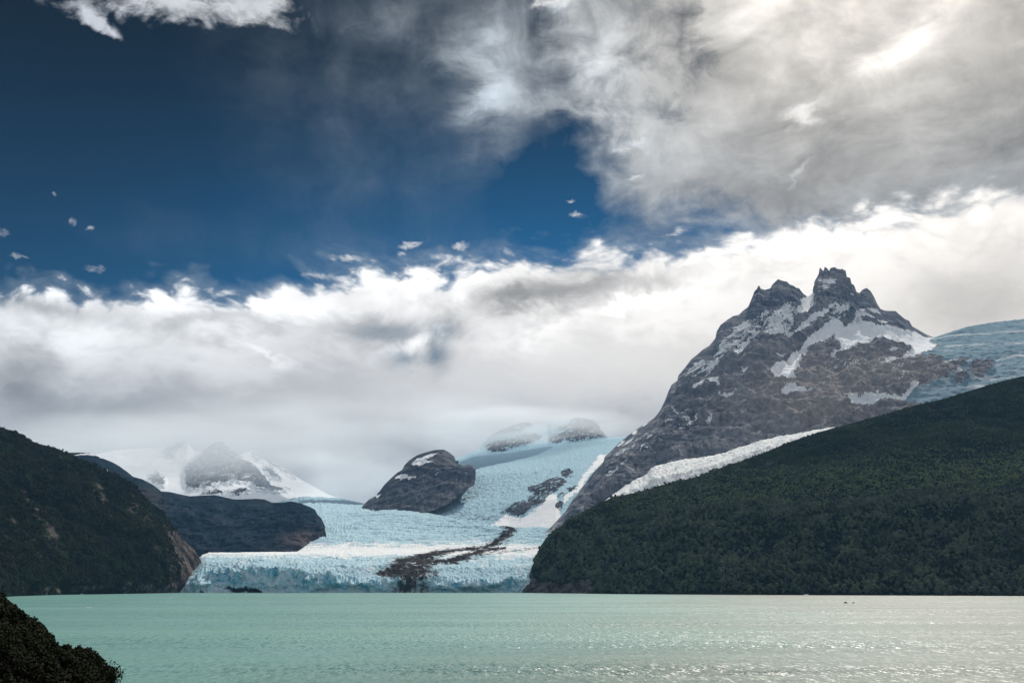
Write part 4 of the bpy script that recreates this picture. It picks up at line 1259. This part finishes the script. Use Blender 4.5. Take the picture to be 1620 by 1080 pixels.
def copy_tree(src, loc, s, rot, label):
    t = src.copy(); COL.objects.link(t)
    t.location = loc; t.scale = (s, s, s); t.rotation_euler = (0, 0, rot); t['label'] = label
    for ch in src.children:
        c = ch.copy(); COL.objects.link(c); c.parent = t
    return t


def plant_all():
    vis = (RH.U < 1720)
    shelf = np.exp(-((RH.V - np.interp(RH.U, [900, 1000, 1100, 1620], [812, 800, 785, 742])) / 22) ** 2)
    wgt = np.where(vis, 1.0, .15) * (RH_ROCK < .5) * (1 - .75 * shelf)
    pts, pu, pv = sample_surface(RH, 34000, wgt)
    clump = fbm(pts / 90.0, 3)
    s = rng.uniform(.55, 1.0, len(pts)) ** 1.5 * 1.75 * (1 + clump * .9)
    hgt = pts[:, 2]
    s = s * np.interp(hgt, [0, 150, 350, 500, 700], [1.5, 1.35, 1.0, .72, .5])
    gaps = (clump < -.22) & (rng.random(len(pts)) < .7)
    keep = ~gaps
    pts, s, pu, pv = pts[keep], s[keep], pu[keep], pv[keep]
    big = s / np.linalg.norm(pts, axis=1)
    order = np.argsort(-big)
    order = [i for i in order if pu[i] < 1600][:300]
    near = np.zeros(len(pts), bool); near[order] = True
    protos = []
    zones = ((1010, 'dark green beech tree above the bare rock point beside the glacier front', 'beech trees by the rock point'),
             (1320, 'dark green beech tree on the lower middle slope of the forested hill', 'beech trees on the middle slope'),
             (9999, 'dark green beech tree behind the glittering water at the end away from the glacier', 'beech trees behind the glittering water'))
    for n_, i in enumerate(order):
        k = n_ % 4
        loc = tuple(pts[i] - np.array([0, 0, .5])); r = rng.uniform(0, 6.28)
        _, lab, grp = next(zz for zz in zones if pu[i] < zz[0])
        if n_ < 4:
            protos.append(make_tree(k, loc, float(s[i]), r, lab, grp))
        else:
            copy_tree(protos[k], loc, float(s[i]), r, lab)['group'] = grp
    crowns = [t.children[1] if t.children[1].data.name.startswith('crown') else t.children[0] for t in protos]
    forest('forest', pts[~near] - np.array([0, 0, 1.6]), s[~near], crowns)
    return crowns


CROWN_OBJS = plant_all()


# ------------------------------------------------------------------ near bank at the lower left, with shrubs
def near_bank():
    def build(N, b):
        g = N.n('ShaderNodeNewGeometry')
        n = N.noise(g.outputs['Position'], 1.2, 6, 0.65)[0]
        m = N.noise(g.outputs['Position'], 0.25, 4, 0.6)[0]
        c = N.mix(N.ss(m, .4, .6), (0.009, 0.008, 0.006), (0.009, 0.011, 0.005))  # near-black base: foliage shade is put into the colour
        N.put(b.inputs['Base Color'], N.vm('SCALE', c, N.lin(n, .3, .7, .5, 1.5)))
        b.inputs['Roughness'].default_value = .95
        b.inputs['Specular IOR Level'].default_value = 0.05
        bump(N, b, n, .3, .9)
    mat = material('mossy bank', build)
    crest = [(-400, 700), (-150, 860), (-60, 915), (-20, 938), (0, 948), (8, 953), (14, 962), (20, 970), (26, 976), (34, 983), (44, 988), (56, 990), (62, 998), (68, 1008), (76, 1016), (84, 1026), (92, 1028), (105, 1029), (122, 1031), (135, 1033), (140, 1040), (152, 1047), (162, 1056), (169, 1064), (171, 1074), (172, 1086), (176, 1120), (200, 1200)]
    rows = [[(-400, 1500, 14), (0, 1500, 18), (200, 1500, 22)], [(-400, 1150, 24), (0, 1150, 30), (100, 1150, 34), (200, 1230, 36)],
            [(-400, 950, 38), (0, 1010, 44), (100, 1060, 47), (170, 1120, 48), (200, 1215, 48)], [(u, v, np.interp(u, [-400, 0, 60, 90, 200], [62, 60, 58, 54, 52])) for u, v in crest]]
    L = Land(-400, 200, 420, rows, [20, 50, 60], smooth=8)
    p = L.flat()
    cr = L.V[-1][None, :]
    L.push((fbm(p / 3.0, 5, .6).reshape(L.U.shape) * 1.2 + billow(p / 1.1, 4, .6).reshape(L.U.shape) * .45) * np.clip((L.V - cr) / 40, .12, 1))
    G = L.close(back=70, nback=12, zmin=-6, skirt=60)
    o = mesh_from_grid('bank', G, mat)
    tag(o, kind='structure')
    return L


NB = near_bank()

def scrub_all():
    # low scrub, painted sunlit green, on the shelf of the right hill; dark scrub on the left hill
    seeds = []
    for k, me in enumerate(SCRUBS + DARKS + UNDERS):
        o = bpy.data.objects.new('bush', me); COL.objects.link(o); seeds.append(o)
    sh = np.exp(-((RH.V - np.interp(RH.U, [900, 1000, 1100, 1620], [812, 800, 785, 742])) / 24) ** 2) * np.where(RH.U < 1720, 1, .2) * (RH_ROCK < .5) * np.clip((RH.U - 900) / 220, .08, 1)
    pts, pu, pv = sample_surface(RH, 11000, sh)
    s = rng.uniform(.6, 1.3, len(pts))
    forest('scrub', pts - np.array([0, 0, .8]), s * 1.3, seeds[:2])
    lw = np.where(LH.U > -60, 1.0, .1) * (LH_ROCK < .62) * np.clip((.75 - LH_ROCK) * 2, .1, 1)
    pts, pu, pv = sample_surface(LH, 17000, lw)
    cl = fbm(pts / 70.0, 3)
    k = cl > -.2
    pts = pts[k]; s = rng.uniform(.6, 1.6, len(pts)) * (1.4 + cl[k] * 1.3)
    forest('scrub', pts - np.array([0, 0, .8]), s, seeds[2:4])
    # undergrowth that covers the near bank
    nb_w = np.where((NB.U > -120) & (NB.V < 1140), 1.0, .1) * np.clip(NB.T * 2 - .3, .05, 1)
    pts, pu, pv = sample_surface(NB, 3500, nb_w)
    forest('undergrowth', pts - np.array([0, 0, .12]), rng.uniform(.04, .13, len(pts)), seeds[4:])
    # the bushes that seed the scrub stand among it
    spots = [(1180, 775, RH), (1350, 755, RH), (110, 905, LH), (200, 880, LH), (40, 1040, NB), (100, 1060, NB)]
    labs = ['light green low bush on the bright shelf of the forested hill, nearer the glacier', 'light green low bush on the bright shelf of the forested hill, farther from the glacier',
            'dark low bush on the steep hillside by the shore', 'dark bush on the steep hillside above the shore, close to the bare rock',
            'blackish bush on the near bank under the uppermost shrub', 'blackish bush on the near bank beside the lowest shrubs']
    for o, (u, v, L_), lb in zip(seeds, spots, labs):
        d = (L_.U - u) ** 2 + (L_.V - v) ** 2
        i, j = np.unravel_index(np.argmin(d), d.shape)
        o.location = L_.P[i, j] - np.array([0, 0, .1 if L_ is NB else .5])
        if L_ is NB: o.scale = (.1, .1, .1)
        tag(o, lb, 'bush')


scrub_all()


M_SHRUB = leaf_material('shrub leaves', (0.010, 0.014, 0.008), (0.026, 0.032, 0.012), .3)


def shrub(loc, h, spread, n_twigs, leaf, seed, label, lean=(0, 0), per=16):
    g = np.random.default_rng(seed)
    t = bpy.data.objects.new('shrub', None); COL.objects.link(t); t.location = loc
    tag(t, label, 'shrub')
    V, F, LV, LF = [], [], [], []

    def tube(a, b, r0, r1, n=4):
        d = (b - a) / max(np.linalg.norm(b - a), 1e-6)
        s = np.cross(d, (0.3, .8, .1)); s /= np.linalg.norm(s); q = np.cross(d, s)
        k = len(V)
        for c, rr in ((a, r0), (b, r1)):
            for i in range(n):
                w_ = 2 * math.pi * i / n
                V.append(tuple(c + (s * math.cos(w_) + q * math.sin(w_)) * rr))
        for i in range(n):
            F.append((k + i, k + (i + 1) % n, k + n + (i + 1) % n, k + n + i))

    for i in range(n_twigs):
        p0 = np.array([g.normal() * .05, g.normal() * .05, -.25])
        d = np.array([g.normal() * spread + lean[0], g.normal() * spread + lean[1], 1.0]); d /= np.linalg.norm(d)
        L_ = h * g.uniform(.6, 1.1)
        seg = 6
        p = p0
        for s_ in range(seg):
            d = d + g.normal(size=3) * .14; d /= np.linalg.norm(d)
            q = p + d * L_ / seg
            tube(p, q, .012 * h * (1 - s_ / seg) + .003, .012 * h * (1 - (s_ + 1) / seg) + .002)
            if s_ > 0:
                for _ in range(per // seg + 1):
                    c = p + (q - p) * g.random() + g.normal(size=3) * .09 * h
                    tube(p + (q - p) * .5, c, .004, .002, 3)
                    for _k in range(3):
                        a = g.normal(size=3); a /= np.linalg.norm(a)
                        b = np.cross(a, g.normal(size=3)); b /= np.linalg.norm(b)
                        cc = c + g.normal(size=3) * leaf * .9
                        l_ = leaf * g.uniform(.7, 1.3)
                        k = len(LV)
                        LV += [tuple(cc), tuple(cc + a * l_ * .5 + b * l_ * .32), tuple(cc + a * l_), tuple(cc + a * l_ * .5 - b * l_ * .32)]
                        LF += [(k, k + 1, k + 2), (k, k + 2, k + 3)]
            p = q
    for nm, vv, ff, mt in (('stem', V, F, M_BARK), ('foliage', LV, LF, M_SHRUB)):
        me = bpy.data.meshes.new(nm); me.from_pydata(vv, [], ff); me.materials.append(mt)
        c = bpy.data.objects.new(nm, me); COL.objects.link(c); c.parent = t
    return t


def bank_spot(u, v):
    d = (NB.U - u) ** 2 + (NB.V - v) ** 2
    i, j = np.unravel_index(np.argmin(d), d.shape)
    return NB.P[i, j]


shrub(bank_spot(27, 984), .9, .4, 10, .09, 1, 'small dark leafy shrub standing proud of the near bank, uppermost of the bank shrubs')
shrub(bank_spot(58, 996), .45, .5, 8, .06, 2, 'low dark shrub on the rim of the near bank halfway down the slope')
shrub(bank_spot(8, 960), .5, .5, 8, .06, 3, 'dark shrub at the top of the near bank against the water')
shrub(bank_spot(160, 1078), 1.15, .55, 16, .12, 4, 'leafy shrub with glossy rounded leaves at the foot of the near bank', (.45, 0), 34)
shrub(bank_spot(120, 1078), .5, .7, 14, .07, 5, 'low green shrub on the near bank just behind the glossy leaved one', (0, 0))
shrub(bank_spot(76, 1024), .4, .6, 8, .06, 6, 'dark tuft shrub in the notch of the near bank')


# ------------------------------------------------------------------ floating ice
def floe(u, v, wid, hgt, seed, label, mat, name='ice_floe', cat='ice floe', group=None):
    g = np.random.default_rng(seed)
    d = float(dwater(v)); P = world(u, v, d)
    w = wid / FPX * d; h = hgt / FPX * d
    nu, nv = 18, 10
    V, F = [], []
    lobes = [(g.uniform(-.8, .8), g.uniform(.25, .6), g.uniform(.3, 1)) for _ in range(4)]
    for j in range(nv + 1):
        for i in range(nu):
            th = 2 * math.pi * i / nu; ph = (j / nv - .35) * math.pi / 1.3
            x = math.cos(th) * math.cos(min(ph, 1.57)); y = math.sin(th) * math.cos(min(ph, 1.57))
            z = math.sin(min(max(ph, -.8), 1.57))
            pk = sum(hh * math.exp(-((x - a) / b) ** 2) for a, b, hh in lobes) / 1.4
            k = 1 + g.normal() * .07
            V.append((x * w / 2 * k, y * w * .22 * k, z * h * (pk if z > 0 else .8) * (1 + g.normal() * .08)))
    for j in range(nv):
        for i in range(nu):
            F.append((j * nu + i, j * nu + (i + 1) % nu, (j + 1) * nu + (i + 1) % nu, (j + 1) * nu + i))
    F.append(tuple(range(nu - 1, -1, -1))); F.append(tuple(nv * nu + i for i in range(nu)))
    me = bpy.data.meshes.new(name); me.from_pydata(V, [], F); me.materials.append(mat)
    o = bpy.data.objects.new(name, me); COL.objects.link(o); o.location = (P[0], P[1], 0)
    tag(o, label, cat, group)


M_FLOE = snow_material('floe ice', (0.85, 0.88, 0.90), (0.72, 0.84, 0.88), .3, .05)
M_DIRTY = material('dirty ice', lambda N, b: (N.put(b.inputs['Base Color'], N.mix(N.noise(N.n('ShaderNodeNewGeometry').outputs['Position'], .4, 5)[0], (0.03, 0.03, 0.03), (0.10, 0.095, 0.09))), None))
floe(140, 961, 8, 1.6, 1, 'small white ice floe on the teal water, larger of those near the dark hillside', M_FLOE)
floe(130, 939.8, 7, 1.2, 2, 'thin white ice floe against the shore of the dark steep hillside', M_FLOE)
floe(320, 1009.5, 6, 1.6, 3, 'tiny white ice floe alone on open teal water in front of the glacier', M_FLOE)
floe(271, 944.5, 5, .8, 4, 'faint white ice sliver on the water near the bare rock point', M_FLOE)
floe(1034, 1046, 7, 1.8, 5, 'tiny pale ice floe nearest the camera on the rippled water', M_FLOE)
floe(1276, 941.3, 12, 1.3, 6, 'low white ice floe along the shore of the forested hill', M_FLOE)
floe(1338.5, 953.7, 7, 2.0, 7, 'dark low ice floe on the glittering water, the bigger of a close pair', M_DIRTY)
floe(1350, 953.6, 4, 2.0, 8, 'dark small ice floe on the glittering water, the lesser of a close pair', M_DIRTY)

# ------------------------------------------------------------------ haze
def haze():
    x0, x1, y0, y1, z0, z1 = -12000, 12000, -1500, 16000, -60, 2900
    V = [(x, y, z) for z in (z0, z1) for y in (y0, y1) for x in (x0, x1)]
    F = [(0, 2, 3, 1), (4, 5, 7, 6), (0, 1, 5, 4), (2, 6, 7, 3), (0, 4, 6, 2), (1, 3, 7, 5)]
    me = bpy.data.meshes.new('haze'); me.from_pydata(V, [], F)
    m = bpy.data.materials.new('haze'); m.use_nodes = True
    t = m.node_tree; t.nodes.clear()
    pv = t.nodes.new('ShaderNodeVolumePrincipled'); o = t.nodes.new('ShaderNodeOutputMaterial')
    pv.inputs['Color'].default_value = (0.30, 0.58, 1.0, 1)
    pv.inputs['Density'].default_value = 9.0e-6
    pv.inputs['Anisotropy'].default_value = 0.2
    t.links.new(pv.outputs[0], o.inputs['Volume'])
    me.materials.append(m)
    ob = bpy.data.objects.new('haze', me); COL.objects.link(ob)
    tag(ob, kind='stuff')


haze()


def low_clouds():
    """soft grey cloud drifting in front of the far peaks: lumps that thin out towards their rims"""
    def lump(u, v, d, r, dens, seed, label):
        me = bpy.data.meshes.new('low_cloud')
        nu, nv = 24, 12
        V, F = [], []
        for j in range(nv + 1):
            for i in range(nu):
                a = 2 * math.pi * i / nu; b = -math.pi / 2 + math.pi * j / nv
                V.append((1.05 * math.cos(a) * math.cos(b), 1.05 * math.sin(a) * math.cos(b), 1.05 * math.sin(b)))
        for j in range(nv):
            for i in range(nu):
                F.append((j * nu + i, j * nu + (i + 1) % nu, (j + 1) * nu + (i + 1) % nu, (j + 1) * nu + i))
        me.from_pydata(V, [], F)
        m = bpy.data.materials.new('low cloud'); m.use_nodes = True
        N = NT(m.node_tree)
        tc = N.n('ShaderNodeTexCoord')
        q = tc.outputs['Object']
        rr = N.vm('DOT_PRODUCT', q, q, 1)
        fall = N.ss(rr, 1.0, 0.05)
        nz = N.noise(N.vm('ADD', q, (seed * 3.7, seed * 1.3, 0.0)), 1.7, 4, 0.55)[0]
        pv = N.n('ShaderNodeVolumePrincipled'); o = N.n('ShaderNodeOutputMaterial')
        pv.inputs['Color'].default_value = (0.90, 0.95, 1.0, 1)
        N.put(pv.inputs['Density'], N.mul(N.mul(fall, N.ss(nz, 0.30, 0.66, 0.12, 1.3)), dens))
        pv.inputs['Anisotropy'].default_value = 0.35
        N.t.links.new(pv.outputs[0], o.inputs['Volume'])
        me.materials.append(m)
        ob = bpy.data.objects.new('low_cloud', me); COL.objects.link(ob)
        ob.location = world(u, v, d); ob.scale = r
        tag(ob, label, 'cloud', None, 'stuff')
    lump(215, 715, 10300, (2000, 900, 480), 1.4e-3, 3, 'grey low cloud veiling the far snowy slope beside the left hills')
    lump(420, 680, 10700, (2000, 900, 480), 0.75e-3, 4, 'grey low cloud veiling the top of the far snowy peak')
    lump(545, 755, 9700, (1100, 700, 400), 1.6e-3, 5, 'blue grey mist over the upper basin of the main glacier')
    lump(830, 672, 9300, (1300, 500, 210), 2.6e-3, 6, 'grey low cloud hiding the top of the icefall')
    lump(720, 675, 9500, (1000, 600, 380), 1.0e-3, 7, 'thin low cloud beside the top of the icefall')


low_clouds()
